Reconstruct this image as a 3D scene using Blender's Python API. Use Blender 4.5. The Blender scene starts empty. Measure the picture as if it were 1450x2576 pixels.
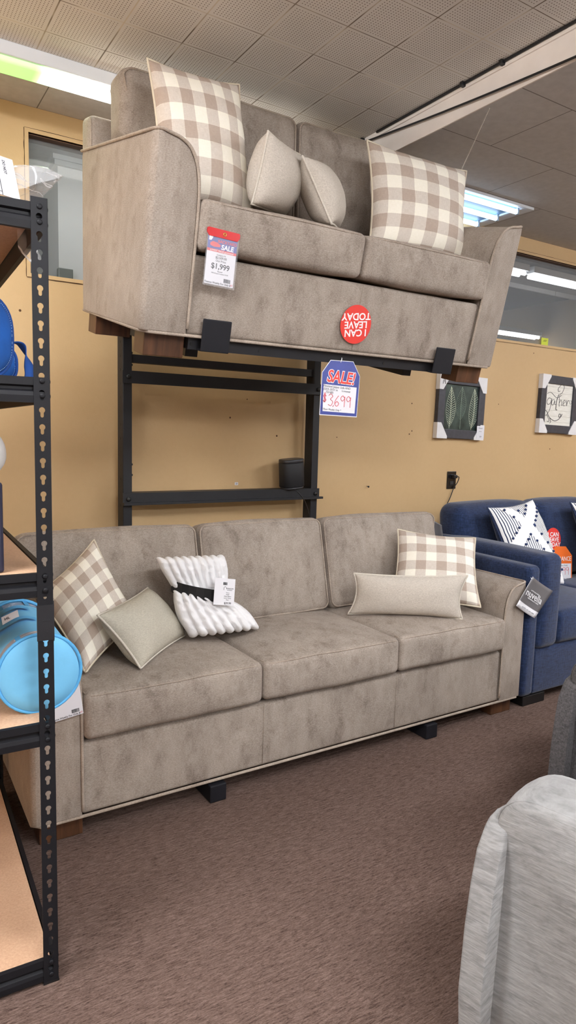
import bpy, bmesh, math, random
from mathutils import Vector, Matrix, Euler, noise
random.seed(7)
PI = math.pi
SC = bpy.context.scene
COL = SC.collection

# ------------------------------------------------------------------ helpers
def lin(r, g, b):
    f = lambda c: (c/255/12.92) if c/255 <= .04045 else ((c/255+.055)/1.055)**2.4
    return (f(r), f(g), f(b), 1)

def mesh_obj(name, bm, mat=None, parent=None, smooth=False, label=None):
    me = bpy.data.meshes.new(name)
    bmesh.ops.recalc_face_normals(bm, faces=bm.faces)
    bm.to_mesh(me); bm.free()
    return link(name, me, mat, parent, smooth, label)

def link(name, me, mat=None, parent=None, smooth=False, label=None):
    o = bpy.data.objects.new(name, me); COL.objects.link(o)
    if mat is not None:
        if isinstance(mat, (list, tuple)):
            for m in mat: me.materials.append(m)
        else: me.materials.append(mat)
    if smooth:
        for p in me.polygons: p.use_smooth = True
    if parent is not None: o.parent = parent
    if label: o['label'] = label
    return o

def tag(o, label, cat, group=None):
    o['label'] = label; o['category'] = cat
    if group: o['group'] = group
    return o

def thing(name, label, cat, M=None, group=None):
    o = bpy.data.objects.new(name, None); COL.objects.link(o)
    o.empty_display_size = .05
    if M is not None: o.matrix_world = M
    return tag(o, label, cat, group)

def struct(o):
    o['kind'] = 'structure'; return o

def NB(): return bmesh.new()

def box(bm, x0, x1, y0, y1, z0, z1, mi=0, M=None):
    vs = [Vector(p) for p in ((x0,y0,z0),(x1,y0,z0),(x1,y1,z0),(x0,y1,z0),(x0,y0,z1),(x1,y0,z1),(x1,y1,z1),(x0,y1,z1))]
    if M is not None: vs = [M @ v for v in vs]
    vs = [bm.verts.new(v) for v in vs]
    for f in ((0,3,2,1),(4,5,6,7),(0,1,5,4),(1,2,6,5),(2,3,7,6),(3,0,4,7)):
        fc = bm.faces.new([vs[i] for i in f]); fc.material_index = mi
    return vs

def bevelbox(bm, x0, x1, y0, y1, z0, z1, r=.004, seg=2, M=None):
    b2 = NB(); box(b2, x0, x1, y0, y1, z0, z1)
    bmesh.ops.bevel(b2, geom=list(b2.edges), offset=r, segments=seg, profile=.5, affect='EDGES')
    merge(bm, b2, M)

def merge(bm, b2, M=None, mi=None):
    mp = {}
    uv2 = b2.loops.layers.uv.active
    uv1 = bm.loops.layers.uv.verify() if uv2 else None
    for v in b2.verts: mp[v] = bm.verts.new(M @ v.co if M is not None else v.co)
    for f in b2.faces:
        try: nf = bm.faces.new([mp[v] for v in f.verts])
        except ValueError: continue
        nf.material_index = f.material_index if mi is None else mi
        nf.smooth = f.smooth
        if uv2:
            for l, k in zip(nf.loops, f.loops): l[uv1].uv = k[uv2].uv
    b2.free()

def axis_list(h, r, n):
    """coordinates from -h to h, dense in the rounded ends"""
    r = min(r, h*.999)
    a = [h-r + r*math.tan(k/3*PI/4) for k in (1, 2, 3)]
    inner = [-(h-r) + 2*(h-r)*k/n for k in range(n+1)]
    return [-x for x in reversed(a)] + inner + a

def rbox(bm, x0, x1, y0, y1, z0, z1, r=.03, n=6, puff=(0,0,0), fn=None, M=None):
    """soft rounded block with puffed faces; fn(p)->p warps the result"""
    c = Vector(((x0+x1)/2, (y0+y1)/2, (z0+z1)/2)); h = ((x1-x0)/2, (y1-y0)/2, (z1-z0)/2)
    rr = [min(r, v*.98) for v in h]
    rm = min(rr)
    L = [axis_list(h[i], rm, n if h[i] > rm*1.5 else 2) for i in range(3)]
    b2 = NB(); cache = {}
    def vert(p):
        k = tuple(round(v, 6) for v in p)
        if k in cache: return cache[k]
        q = Vector([max(-(h[i]-rm), min(h[i]-rm, p[i])) for i in range(3)])
        d = Vector(p) - q
        w = q + d.normalized()*rm if d.length > 1e-9 else Vector(p)
        t = [w[i]/h[i] for i in range(3)]
        for i in range(3):
            j, k2 = (i+1) % 3, (i+2) % 3
            w[i] += puff[i]*t[i]*max(0, 1-t[j]**2)*max(0, 1-t[k2]**2)
        w = w + c
        if fn: w = fn(w)
        if M is not None: w = M @ w
        v = b2.verts.new(w); cache[k] = v; return v
    for ax in range(3):
        j, k = (ax+1) % 3, (ax+2) % 3
        for s in (-1, 1):
            for a in range(len(L[j])-1):
                for b in range(len(L[k])-1):
                    q = []
                    for (u, v) in ((a, b), (a+1, b), (a+1, b+1), (a, b+1)):
                        p = [0, 0, 0]; p[ax] = s*h[ax]; p[j] = L[j][u]; p[k] = L[k][v]; q.append(vert(p))
                    q = list(dict.fromkeys(q))
                    if len(q) > 2:
                        try: b2.faces.new(q if s > 0 else q[::-1])
                        except ValueError: pass
    merge(bm, b2)

def tube(bm, pts, r, seg=8, closed=False, caps=True, mi=0):
    pts = [Vector(p) for p in pts]; n = len(pts); rings = []
    up = None
    for i, p in enumerate(pts):
        if closed: t = pts[(i+1) % n] - pts[i-1]
        else: t = pts[min(i+1, n-1)] - pts[max(i-1, 0)]
        if t.length < 1e-9: t = Vector((0, 0, 1))
        t.normalize()
        if up is None: up = t.orthogonal().normalized()
        else:
            up = up - t*up.dot(t)
            up = up.normalized() if up.length > 1e-6 else t.orthogonal().normalized()
        b = t.cross(up); rad = r[i] if isinstance(r, (list, tuple)) else r
        rings.append([bm.verts.new(p + (up*math.cos(2*PI*k/seg) + b*math.sin(2*PI*k/seg))*rad) for k in range(seg)])
    m = n if closed else n-1
    for i in range(m):
        A, B = rings[i], rings[(i+1) % n]
        for k in range(seg):
            f = bm.faces.new((A[k], A[(k+1) % seg], B[(k+1) % seg], B[k])); f.material_index = mi; f.smooth = True
    if caps and not closed:
        for R in (rings[0][::-1], rings[-1]):
            f = bm.faces.new(R); f.material_index = mi

def curve_pts(pts, n=8, closed=False):
    """Catmull-Rom through the points"""
    P = [Vector(p) for p in pts]; N = len(P); out = []
    m = N if closed else N-1
    for i in range(m):
        if closed: a, b, c, d = P[i-1], P[i], P[(i+1) % N], P[(i+2) % N]
        else: a, b, c, d = P[max(i-1, 0)], P[i], P[i+1], P[min(i+2, N-1)]
        for k in range(n):
            t = k/n
            out.append(.5*((2*b) + (c-a)*t + (2*a-5*b+4*c-d)*t*t + (3*b-a-3*c+d)*t**3))
    if not closed: out.append(P[-1])
    return out

def prism(bm, poly, t0, t1, basis, mi=0):
    """poly of 2D points extruded along the third axis; basis = (origin, ux, uy, un)"""
    o, ux, uy, un = [Vector(v) for v in basis]
    A = [bm.verts.new(o + ux*a + uy*b + un*t0) for a, b in poly]
    B = [bm.verts.new(o + ux*a + uy*b + un*t1) for a, b in poly]
    n = len(poly)
    fs = [bm.faces.new(A[::-1]), bm.faces.new(B)]
    for i in range(n): fs.append(bm.faces.new((A[i], A[(i+1) % n], B[(i+1) % n], B[i])))
    for f in fs: f.material_index = mi
    return fs

def basis(o, ux, uy):
    o, ux, uy = Vector(o), Vector(ux).normalized(), Vector(uy).normalized()
    return (o, ux, uy, ux.cross(uy))

def text_bm(bm, s, size, B, x=0, y=0, lift=.0006, bold=0, shear=0, align='CENTER', sx=1, mi=0, depth=.0002):
    """flat lettering on the plane B=(o,ux,uy,un)"""
    cu = bpy.data.curves.new('lettering', 'FONT'); cu.body = s; cu.size = size; cu.align_x = align; cu.align_y = 'CENTER'
    cu.offset = bold*size; cu.shear = shear; cu.resolution_u = 3; cu.extrude = depth
    ob = bpy.data.objects.new('lettering', cu); COL.objects.link(ob)
    dg = bpy.context.evaluated_depsgraph_get(); dg.update()
    me = bpy.data.meshes.new_from_object(ob.evaluated_get(dg))
    bpy.data.objects.remove(ob); bpy.data.curves.remove(cu)
    o, ux, uy, un = B
    vs = [bm.verts.new(o + ux*(x+v.co.x*sx) + uy*(y+v.co.y) + un*(lift+v.co.z)) for v in me.vertices]
    for p in me.polygons:
        try:
            f = bm.faces.new([vs[i] for i in p.vertices]); f.material_index = mi
        except ValueError: pass
    bpy.data.meshes.remove(me)

def rect(bm, B, x0, x1, y0, y1, t0=0, t1=.0006, mi=0):
    prism(bm, [(x0,y0),(x1,y0),(x1,y1),(x0,y1)], t0, t1, B, mi)

def barcode(bm, B, x0, x1, y0, y1, lift=.0006, mi=0):
    rr = random.Random(3); x = x0
    while x < x1:
        w = rr.choice((.4, .8, 1.2))*(x1-x0)/40
        rect(bm, B, x, min(x+w, x1), y0, y1, lift, lift+.0002, mi); x += w + rr.choice((.5, .9))*(x1-x0)/40

def stroke(bm, pts, B, w, lift=.0008, n=6, mi=0):
    o, ux, uy, un = B
    P = curve_pts([o + ux*a + uy*b + un*lift for a, b in pts], n) if len(pts) > 2 else [o + ux*a + uy*b + un*lift for a, b in pts]
    tube(bm, P, w, 5, mi=mi)

# ------------------------------------------------------------------ materials
class NT:
    def __init__(s, name):
        s.m = bpy.data.materials.new(name); s.m.use_nodes = True; s.t = s.m.node_tree
        s.b = s.t.nodes['Principled BSDF']; s.L = s.t.links
    def n(s, typ, **k):
        nd = s.t.nodes.new(typ)
        for a, v in k.items():
            if a.startswith('i_'):
                key = a[2:]; key = int(key) if key.isdigit() else key.replace('_', ' ')
                nd.inputs[key].default_value = v
            else: setattr(nd, a, v)
        return nd
    def c(s, a, b): s.L.new(a, b)
    def math(s, op, a, b=None, clamp=False):
        nd = s.n('ShaderNodeMath', operation=op, use_clamp=clamp)
        for i, v in enumerate((a, b)):
            if v is None: continue
            if isinstance(v, (int, float)): nd.inputs[i].default_value = v
            else: s.c(v, nd.inputs[i])
        return nd.outputs[0]
    def mix(s, f, a, b, mode='MIX'):
        nd = s.n('ShaderNodeMix', data_type='RGBA', blend_type=mode)
        for i, v in ((0, f), (6, a), (7, b)):
            if isinstance(v, (int, float, tuple)): nd.inputs[i].default_value = v
            else: s.c(v, nd.inputs[i])
        return nd.outputs[2]
    def coord(s, kind='Object', scale=(1,1,1), rot=(0,0,0)):
        tc = s.n('ShaderNodeTexCoord'); mp = s.n('ShaderNodeMapping'); s.c(tc.outputs[kind], mp.inputs[0])
        mp.inputs['Scale'].default_value = scale; mp.inputs['Rotation'].default_value = rot
        return mp.outputs[0]
    def noise(s, vec, scale, detail=3, rough=.5, dist=0):
        nd = s.n('ShaderNodeTexNoise'); s.c(vec, nd.inputs['Vector'])
        nd.inputs['Scale'].default_value = scale; nd.inputs['Detail'].default_value = detail
        nd.inputs['Roughness'].default_value = rough; nd.inputs['Distortion'].default_value = dist
        return nd.outputs['Fac']
    def ramp(s, f, a, b, lo=0., hi=1.):
        nd = s.n('ShaderNodeMapRange', clamp=True); s.c(f, nd.inputs[0])
        nd.inputs[1].default_value = a; nd.inputs[2].default_value = b; nd.inputs[3].default_value = lo; nd.inputs[4].default_value = hi
        return nd.outputs[0]
    def bump(s, h, strength=.3, dist=.002):
        nd = s.n('ShaderNodeBump'); s.c(h, nd.inputs['Height']); nd.inputs['Strength'].default_value = strength
        nd.inputs['Distance'].default_value = dist; s.c(nd.outputs[0], s.b.inputs['Normal'])
    def base(s, v):
        if isinstance(v, tuple): s.b.inputs['Base Color'].default_value = v
        else: s.c(v, s.b.inputs['Base Color'])
    def set(s, **k):
        for a, v in k.items(): s.b.inputs[a.replace('_', ' ')].default_value = v

def plain(name, rgb, rough=.5, metal=0, spec=.5, coat=0):
    t = NT(name); t.base(lin(*rgb)); t.set(Roughness=rough, Metallic=metal); t.set(**{'Specular IOR Level': spec})
    if coat: t.set(**{'Coat Weight': coat})
    return t.m

def worn(name, rgb, rough=.5, var=.15, scale=30, bump=.05, spec=.5):
    t = NT(name); v = t.coord()
    n = t.noise(v, scale, 4, .6)
    d = tuple(c*(1-var) for c in lin(*rgb)[:3]) + (1,)
    t.base(t.mix(t.ramp(n, .3, .7), d, lin(*rgb))); t.set(Roughness=rough); t.set(**{'Specular IOR Level': spec})
    if bump: t.bump(t.noise(v, scale*12, 2), bump, .001)
    return t.m

def velvet(name, dark, light, sheen=.35):
    """pile fabric: cloudy nap with a few brushed strokes, fine heathered thread"""
    t = NT(name)
    v = t.coord()
    big = t.noise(v, 4.5, 3, .55)
    brush = t.noise(t.coord('Object', (7, 5, 3.2)), 2.6, 5, .62, .2)
    marks = t.noise(t.coord('Object', (7, 6, 4)), 2.2, 4, .62, .1)
    fine = t.noise(t.coord('Object', (.8, .8, 1.6)), 210, 3, .75)
    thr = t.noise(t.coord('Object', (40, 40, 200)), 3, 2, .5)
    f = t.math('ADD', t.math('MULTIPLY', t.ramp(big, .3, .7), .26), t.math('MULTIPLY', t.ramp(brush, .34, .62), .26))
    f = t.math('ADD', f, .30)
    f = t.math('SUBTRACT', f, t.math('MULTIPLY', t.ramp(marks, .54, .70), .34))
    f = t.math('ADD', f, t.math('MULTIPLY', t.math('SUBTRACT', fine, .5), 1.7))
    f = t.math('ADD', f, t.math('MULTIPLY', t.math('SUBTRACT', thr, .5), .35), clamp=True)
    t.base(t.mix(f, lin(*dark), lin(*light)))
    t.set(Roughness=.85); t.set(**{'Specular IOR Level': .15, 'Sheen Weight': sheen, 'Sheen Roughness': .4})
    t.b.inputs['Sheen Tint'].default_value = lin(*light)
    t.bump(t.noise(v, 600, 2), .25, .0012)
    return t.m

def weave(name, a, b, scale=260, bump=.5, rough=.9, slub=.4, sheen=0, coords='Object'):
    """woven cloth: fine crossing threads and slubs"""
    t = NT(name)
    v = t.coord(coords)
    n1 = t.noise(t.coord(coords, (1, 1, 7)), scale/4, 3, .6)
    n2 = t.noise(t.coord(coords, (7, 7, 1)), scale/4, 3, .6)
    n3 = t.noise(v, scale, 2, .6)
    f = t.math('ADD', t.math('MULTIPLY', t.math('ADD', t.ramp(n1, .35, .65), t.ramp(n2, .35, .65)), slub), t.math('MULTIPLY', n3, 1-slub*1.2), clamp=True)
    t.base(t.mix(f, lin(*a), lin(*b))); t.set(Roughness=rough); t.set(**{'Specular IOR Level': .2, 'Sheen Weight': sheen})
    t.bump(f, bump, .0015)
    return t.m

def gingham(name, n):
    t = NT(name)
    tc = t.n('ShaderNodeTexCoord'); sp = t.n('ShaderNodeSeparateXYZ'); t.c(tc.outputs['UV'], sp.inputs[0])
    def stripe(o, off):
        fr = t.math('FRACT', t.math('ADD', t.math('MULTIPLY', o, n), off)); return t.math('LESS_THAN', fr, .5)
    a = stripe(sp.outputs[0], .1); b = stripe(sp.outputs[1], .35)
    both = t.math('MULTIPLY', a, b); one = t.math('ABSOLUTE', t.math('SUBTRACT', a, b))
    mp = t.n('ShaderNodeMapping'); t.c(tc.outputs['UV'], mp.inputs[0]); mp.inputs['Scale'].default_value = (8, 120, 1)
    th = t.noise(mp.outputs[0], 3, 3, .6)
    mp2 = t.n('ShaderNodeMapping'); t.c(tc.outputs['UV'], mp2.inputs[0]); mp2.inputs['Scale'].default_value = (120, 8, 1)
    th2 = t.noise(mp2.outputs[0], 3, 3, .6)
    tt = t.ramp(t.math('ADD', th, th2), .7, 1.3)
    cream = t.mix(tt, lin(236, 229, 212), lin(246, 241, 228))
    mid = t.mix(tt, lin(196, 184, 171), lin(220, 211, 200))
    dark = t.mix(tt, lin(168, 150, 136), lin(186, 169, 155))
    t.base(t.mix(both, t.mix(one, cream, mid), dark)); t.set(Roughness=.9); t.set(**{'Specular IOR Level': .15})
    t.bump(tt, .15, .001)
    return t.m

def navy_stripe(name):
    t = NT(name)
    tc = t.n('ShaderNodeTexCoord'); sp = t.n('ShaderNodeSeparateXYZ'); t.c(tc.outputs['UV'], sp.inputs[0])
    u, v = sp.outputs[0], sp.outputs[1]
    st = t.math('LESS_THAN', t.math('FRACT', t.math('MULTIPLY', u, 26)), .34)
    def band(e, c, w): return t.math('LESS_THAN', t.math('ABSOLUTE', t.math('SUBTRACT', e, c)), w)
    d1 = t.math('ADD', u, t.math('MULTIPLY', v, .75)); d2 = t.math('SUBTRACT', v, t.math('MULTIPLY', u, .62))
    m = t.math('MAXIMUM', band(d1, .98, .09), band(d2, .42, .085), clamp=True)
    m = t.math('MAXIMUM', m, band(d2, -.42, .08))
    k = t.math('MULTIPLY', st, t.math('SUBTRACT', 1, m))
    t.base(t.mix(k, lin(238, 237, 236), lin(42, 52, 84))); t.set(Roughness=.9)
    t.bump(t.noise(t.coord('UV', (1,1,1)), 300, 2), .2, .001)
    return t.m

def glow(name, rgb, strength):
    t = NT(name); t.base((.8, .8, .8, 1)); t.b.inputs['Emission Color'].default_value = lin(*rgb); t.set(**{'Emission Strength': strength})
    return t.m

M = {}
M['velvet'] = velvet('taupe_velvet', (118, 106, 96), (173, 161, 150))
M['welt'] = velvet('taupe_velvet_welt', (128, 114, 103), (180, 166, 152))
M['linen'] = weave('oatmeal_linen', (164, 153, 140), (216, 207, 195), 420, .6)
M['linen_grey'] = weave('grey_oatmeal_linen', (156, 149, 134), (206, 200, 184), 420, .6)
M['plaid'] = gingham('taupe_gingham', 4.05)
M['linen_welt'] = weave('pale_linen_cord', (186, 177, 162), (222, 214, 202), 420, .4)
M['plaid_welt'] = plain('cream_piping', (214, 202, 180), .9)
M['navy'] = weave('navy_chenille', (10, 16, 33), (42, 58, 94), 110, .6, .9, .4, .25)
M['navy_stripe'] = navy_stripe('navy_white_stripe')
M['navy_tuft'] = plain('navy_yarn', (44, 60, 100), .95)
M['grey'] = None
M['black'] = worn('black_powder_coat', (32, 32, 36), .5, .2, 20, .05, .4)
M['shelfblack'] = worn('charcoal_powder_coat', (24, 24, 28), .55, .15, 25, .06, .25)
M['hook'] = worn('matt_black_steel', (24, 24, 30), .6, .15, 25, .04, .3)
M['hole'] = plain('bolt_black', (16, 16, 18), .45)
M['plastic'] = plain('black_plastic', (20, 20, 23), .42)
M['mesh'] = worn('black_speaker_grille', (30, 30, 34), .55, .3, 300, .3)
M['white'] = plain('white_card', (232, 231, 235), .6)
M['paper'] = plain('white_paper', (226, 225, 230), .55)
M['foam'] = worn('white_foam', (232, 230, 230), .7, .05, 40, .05)
M['red'] = plain('red_print', (222, 62, 54), .45)
M['redcap'] = plain('red_plastic', (196, 20, 26), .25)
M['blue'] = worn('blue_print', (62, 74, 152), .4, .25, 14, 0)
M['palered'] = plain('pale_red_print', (214, 84, 86), .5)
M['orange'] = plain('orange_print', (232, 108, 38), .5)
M['ink'] = plain('black_ink', (38, 38, 44), .6)
M['greyink'] = plain('grey_ink', (110, 110, 116), .6)
M['redink'] = plain('red_marker', (206, 70, 84), .6)
M['whiteink'] = plain('white_print', (238, 238, 240), .6)
M['brochure'] = plain('grey_gloss_print', (104, 102, 104), .35)
M['brass'] = plain('brass_eyelet', (200, 170, 90), .3, 1)
M['lightblue'] = worn('light_blue_nonwoven', (116, 190, 232), .75, .1, 12, .25)
M['lightblue_edge'] = worn('light_blue_binding', (88, 172, 226), .7, .1, 60, .2)
M['royal'] = worn('royal_blue_felt', (24, 98, 190), .8, .25, 16, .2)
M['royal_edge'] = worn('royal_blue_binding', (20, 78, 160), .75, .2, 60, .2)
M['stitch'] = plain('pale_thread', (150, 190, 235), .8)
M['yellow'] = plain('yellow_green_paper', (205, 216, 70), .7)
M['darkbox'] = worn('dark_navy_carton', (34, 34, 58), .5, .2, 10, .05)
M['steel'] = plain('bright_steel', (150, 150, 150), .3, 1)
M['light_frame'] = plain('white_enamel', (222, 226, 230), .4)
M['backwall'] = worn('dim_blue_grey_paint', (96, 100, 110), .8, .15, 2, .05)
M['column'] = worn('white_column_paint', (206, 209, 206), .7, .06, 4, .05)
M['beam'] = worn('pinkish_white_paint', (246, 238, 231), .6, .12, 5, .08)
M['blanket'] = None

def m_wall():
    t = NT('mustard_wall_paint'); v = t.coord()
    a = t.noise(v, 1.3, 3, .5); b = t.noise(v, 40, 4, .6)
    f = t.math('ADD', t.math('MULTIPLY', t.ramp(a, .3, .7), .6), t.math('MULTIPLY', b, .4))
    t.base(t.mix(f, lin(192, 160, 116), lin(206, 175, 131))); t.set(Roughness=.55); t.set(**{'Specular IOR Level': .3})
    t.bump(t.noise(v, 130, 3), .18, .002)
    return t.m
M['wall'] = m_wall()

def m_carpet():
    t = NT('brown_loop_carpet')
    s1 = t.noise(t.coord('Object', (7, 46, 1), (0, 0, .05)), 4.5, 3, .65, .6)
    s2 = t.noise(t.coord('Object', (40, 130, 1), (0, 0, .05)), 3.5, 2, .6)
    big = t.noise(t.coord(), 1.6, 2, .5)
    f = t.math('ADD', t.math('MULTIPLY', t.ramp(s1, .33, .66), .62), t.math('MULTIPLY', t.ramp(s2, .3, .7), .45))
    f = t.math('ADD', f, t.math('MULTIPLY', t.math('SUBTRACT', big, .5), .25), clamp=True)
    a = t.mix(f, lin(54, 38, 32), lin(128, 107, 97))
    t.base(a); t.set(Roughness=.95); t.set(**{'Specular IOR Level': .1})
    t.bump(f, .55, .004)
    return t.m
M['carpet'] = m_carpet()

def m_perf():
    """small square acoustic tiles with rows of pin holes"""
    t = NT('perforated_ceiling_tile')
    tc = t.n('ShaderNodeTexCoord'); sp = t.n('ShaderNodeSeparateXYZ'); t.c(tc.outputs['Object'], sp.inputs[0])
    P, Q = .2104, .2065
    fx = t.math('FRACT', t.math('DIVIDE', t.math('SUBTRACT', sp.outputs[0], .602-10*P), P))
    fy = t.math('FRACT', t.math('DIVIDE', t.math('SUBTRACT', sp.outputs[1], 1.573-40*Q), Q))
    def edge(f, w): return t.math('GREATER_THAN', t.math('ABSOLUTE', t.math('SUBTRACT', f, .5)), .5-w)
    line = t.math('MAXIMUM', edge(fx, .011), edge(fy, .008))
    K = 19
    def cell(f): return t.math('SUBTRACT', t.math('FRACT', t.math('MULTIPLY', f, K)), .5)
    dx, dy = cell(fx), cell(fy)
    r2 = t.math('ADD', t.math('MULTIPLY', dx, dx), t.math('MULTIPLY', dy, dy))
    hole = t.math('LESS_THAN', r2, .034)
    inner = t.math('SUBTRACT', 1, t.math('MAXIMUM', edge(fx, .035), edge(fy, .035)))
    hole = t.math('MULTIPLY', hole, inner)
    n = t.noise(t.coord(), 3, 3, .6)
    b = t.mix(t.ramp(n, .3, .7), lin(218, 216, 211), lin(230, 228, 224))
    ln = t.noise(t.coord(), 5, 2)
    lc = t.mix(t.ramp(ln, .42, .58), lin(120, 108, 96), lin(214, 206, 190))
    t.base(t.mix(hole, t.mix(line, b, lc), lin(124, 116, 106))); t.set(Roughness=.8)
    t.bump(t.math('MULTIPLY', t.math('MAXIMUM', hole, line), -1), .5, .003)
    return t.m
M['perf'] = m_perf()

def m_flat():
    """larger plain fibre tiles laid in staggered rows"""
    t = NT('plain_ceiling_tile')
    tc = t.n('ShaderNodeTexCoord'); sp = t.n('ShaderNodeSeparateXYZ'); t.c(tc.outputs['Object'], sp.inputs[0])
    R = .4335
    yy = t.math('DIVIDE', t.math('SUBTRACT', sp.outputs[1], 1.92-R*20), R)
    row = t.math('FLOOR', yy); fy = t.math('FRACT', yy)
    xo = t.math('MULTIPLY', row, .463)
    xx = t.math('DIVIDE', t.math('SUBTRACT', t.math('SUBTRACT', sp.outputs[0], 2.556-.463*20-.926*10), xo), .926)
    fx = t.math('FRACT', t.math('ADD', xx, 40))
    def edge(f, w): return t.math('GREATER_THAN', t.math('ABSOLUTE', t.math('SUBTRACT', f, .5)), .5-w)
    line = t.math('MAXIMUM', edge(fx, .0024), edge(fy, .005))
    n = t.noise(t.coord(), 30, 4, .6)
    b = t.mix(t.ramp(n, .3, .7), lin(192, 190, 188), lin(203, 201, 199))
    t.base(t.mix(line, b, lin(120, 115, 110))); t.set(Roughness=.85)
    t.bump(t.math('MULTIPLY', line, -1), .4, .003)
    return t.m
M['flat'] = m_flat()

def m_wood():
    t = NT('walnut_block_wood')
    v = t.coord('Object', (38, 38, 3))
    st = t.n('ShaderNodeTexVoronoi'); t.c(t.coord('Object', (26, 4, .2)), st.inputs['Vector']); st.inputs['Scale'].default_value = 1.
    g = t.noise(v, 2.2, 4, .6, .6)
    f = t.math('ADD', t.math('MULTIPLY', st.outputs['Color'], .5) if False else t.math('MULTIPLY', t.noise(t.coord('Object', (30, 4, .5)), 1, 1), .7), t.math('MULTIPLY', g, .5))
    t.base(t.mix(t.ramp(f, .35, .85), lin(44, 26, 17), lin(104, 68, 44))); t.set(Roughness=.4)
    return t.m
M['wood'] = m_wood()

def m_board():
    t = NT('particle_board'); v = t.coord()
    n = t.noise(v, 160, 4, .7); b = t.noise(v, 4, 3)
    f = t.math('ADD', t.math('MULTIPLY', n, .6), t.math('MULTIPLY', b, .4))
    t.base(t.mix(t.ramp(f, .35, .65), lin(186, 148, 118), lin(212, 174, 142))); t.set(Roughness=.75)
    return t.m
M['board'] = m_board()

def m_chair(name, a, b, streak, coarse):
    t = NT(name)
    n1 = t.noise(t.coord('Object', (streak, streak, 14)), coarse, 4, .62, .8)
    n2 = t.noise(t.coord('Object', (1, 1, 1)), coarse*14, 3, .6)
    n3 = t.noise(t.coord('Object', (4, 4, 40)), coarse*1.4, 3, .6)
    f = t.math('ADD', t.math('MULTIPLY', t.ramp(n1, .3, .7), .5), t.math('MULTIPLY', n2, .3))
    f = t.math('ADD', f, t.math('MULTIPLY', t.ramp(n3, .35, .65), .25), clamp=True)
    t.base(t.mix(f, lin(*a), lin(*b))); t.set(Roughness=.9); t.set(**{'Specular IOR Level': .2, 'Sheen Weight': .2})
    t.bump(f, .35, .003)
    return t.m
M['grey'] = m_chair('heather_grey_chenille', (96, 95, 95), (160, 159, 158), 3, 5)
M['tweed'] = m_chair('charcoal_tweed', (30, 29, 31), (104, 101, 102), 14, 12)

def m_blanket():
    t = NT('white_plush'); v = t.coord()
    t.base(lin(248, 247, 248)); t.set(Roughness=.95); t.set(**{'Specular IOR Level': .1, 'Sheen Weight': .4})
    t.bump(t.math('ADD', t.noise(v, 90, 3, .6), t.noise(v, 500, 2)), .5, .004)
    return t.m
M['blanket'] = m_blanket()

def m_clear(name, tint=(235, 238, 242), alpha=.22, rough=.08, bump=.35):
    t = NT(name)
    t.base(lin(*tint)); t.set(Roughness=rough); t.set(**{'Specular IOR Level': .8})
    v = t.coord()
    w = t.noise(v, 11, 2, .5, 1.2)
    crease = t.ramp(t.math('ABSOLUTE', t.math('SUBTRACT', w, .5)), 0, .022, .7, 0)
    t.c(t.math('ADD', crease, alpha, clamp=True), t.b.inputs['Alpha'])
    t.bump(w, bump, .02)
    return t.m
M['clear'] = m_clear('clear_poly_bag', (240, 242, 245), .24, .06, .25)
M['sleeve'] = NT('clear_vinyl_sleeve'); M['sleeve'].base(lin(240, 242, 248)); M['sleeve'].set(Roughness=.06, Alpha=.10); M['sleeve'] = M['sleeve'].m
M['window'] = m_clear('clear_vinyl_panel', (215, 215, 222), .6, .08, .3)
M['white_poly'] = worn('white_poly_wrap', (222, 220, 218), .35, .1, 14, .3)

def m_glass():
    t = NT('window_glass'); t.base(lin(205, 212, 216)); t.set(Roughness=.03); t.set(**{'Alpha': .16, 'Specular IOR Level': .6})
    return t.m
M['glass'] = m_glass()

def m_leafart():
    t = NT('dark_green_print'); v = t.coord()
    n = t.noise(v, 9, 4, .6)
    t.base(t.mix(t.ramp(n, .35, .7), lin(26, 42, 40), lin(74, 92, 86))); t.set(Roughness=.3)
    return t.m
M['leafart'] = m_leafart()
def m_plank():
    t = NT('white_plank_print'); tc = t.n('ShaderNodeTexCoord'); sp = t.n('ShaderNodeSeparateXYZ'); t.c(tc.outputs['Object'], sp.inputs[0])
    fr = t.math('FRACT', t.math('MULTIPLY', sp.outputs[2], 24)); ln = t.math('LESS_THAN', fr, .05)
    n = t.noise(t.coord('Object', (6, 1, 60)), 3, 3)
    t.base(t.mix(ln, t.mix(t.ramp(n, .3, .7), lin(222, 219, 208), lin(240, 238, 230)), lin(186, 182, 170))); t.set(Roughness=.5)
    return t.m
M['plank'] = m_plank()
M['frame'] = worn('dark_grey_stained_wood', (66, 66, 74), .5, .3, 40, .15)
M['leafline'] = plain('pale_leaf_ink', (222, 230, 206), .5)
M['leafline2'] = plain('grey_leaf_ink', (150, 166, 150), .5)

# ------------------------------------------------------------------ camera (taken by hand, 1.35 m up)
cam = bpy.data.cameras.new('camera'); co = bpy.data.objects.new('camera', cam); COL.objects.link(co)
yaw, pit, rol = math.radians(32.30987), math.radians(-6.67244), math.radians(1.50569)
fw = Vector((math.sin(yaw)*math.cos(pit), math.cos(yaw)*math.cos(pit), math.sin(pit)))
rt = Vector((math.cos(yaw), -math.sin(yaw), 0)); up = rt.cross(fw)
r2 = rt*math.cos(rol) + up*math.sin(rol); u2 = -rt*math.sin(rol) + up*math.cos(rol)
mw = Matrix((( r2.x, u2.x, -fw.x, 0), (r2.y, u2.y, -fw.y, 0), (r2.z, u2.z, -fw.z, 1.35), (0, 0, 0, 1)))
co.matrix_world = mw
cam.sensor_fit = 'VERTICAL'; cam.sensor_height = 36; cam.lens = 36*1708.58/2576; cam.clip_start = .02
cam.dof.use_dof = True; cam.dof.focus_distance = 2.9; cam.dof.aperture_fstop = 16.0
SC.camera = co

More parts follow.
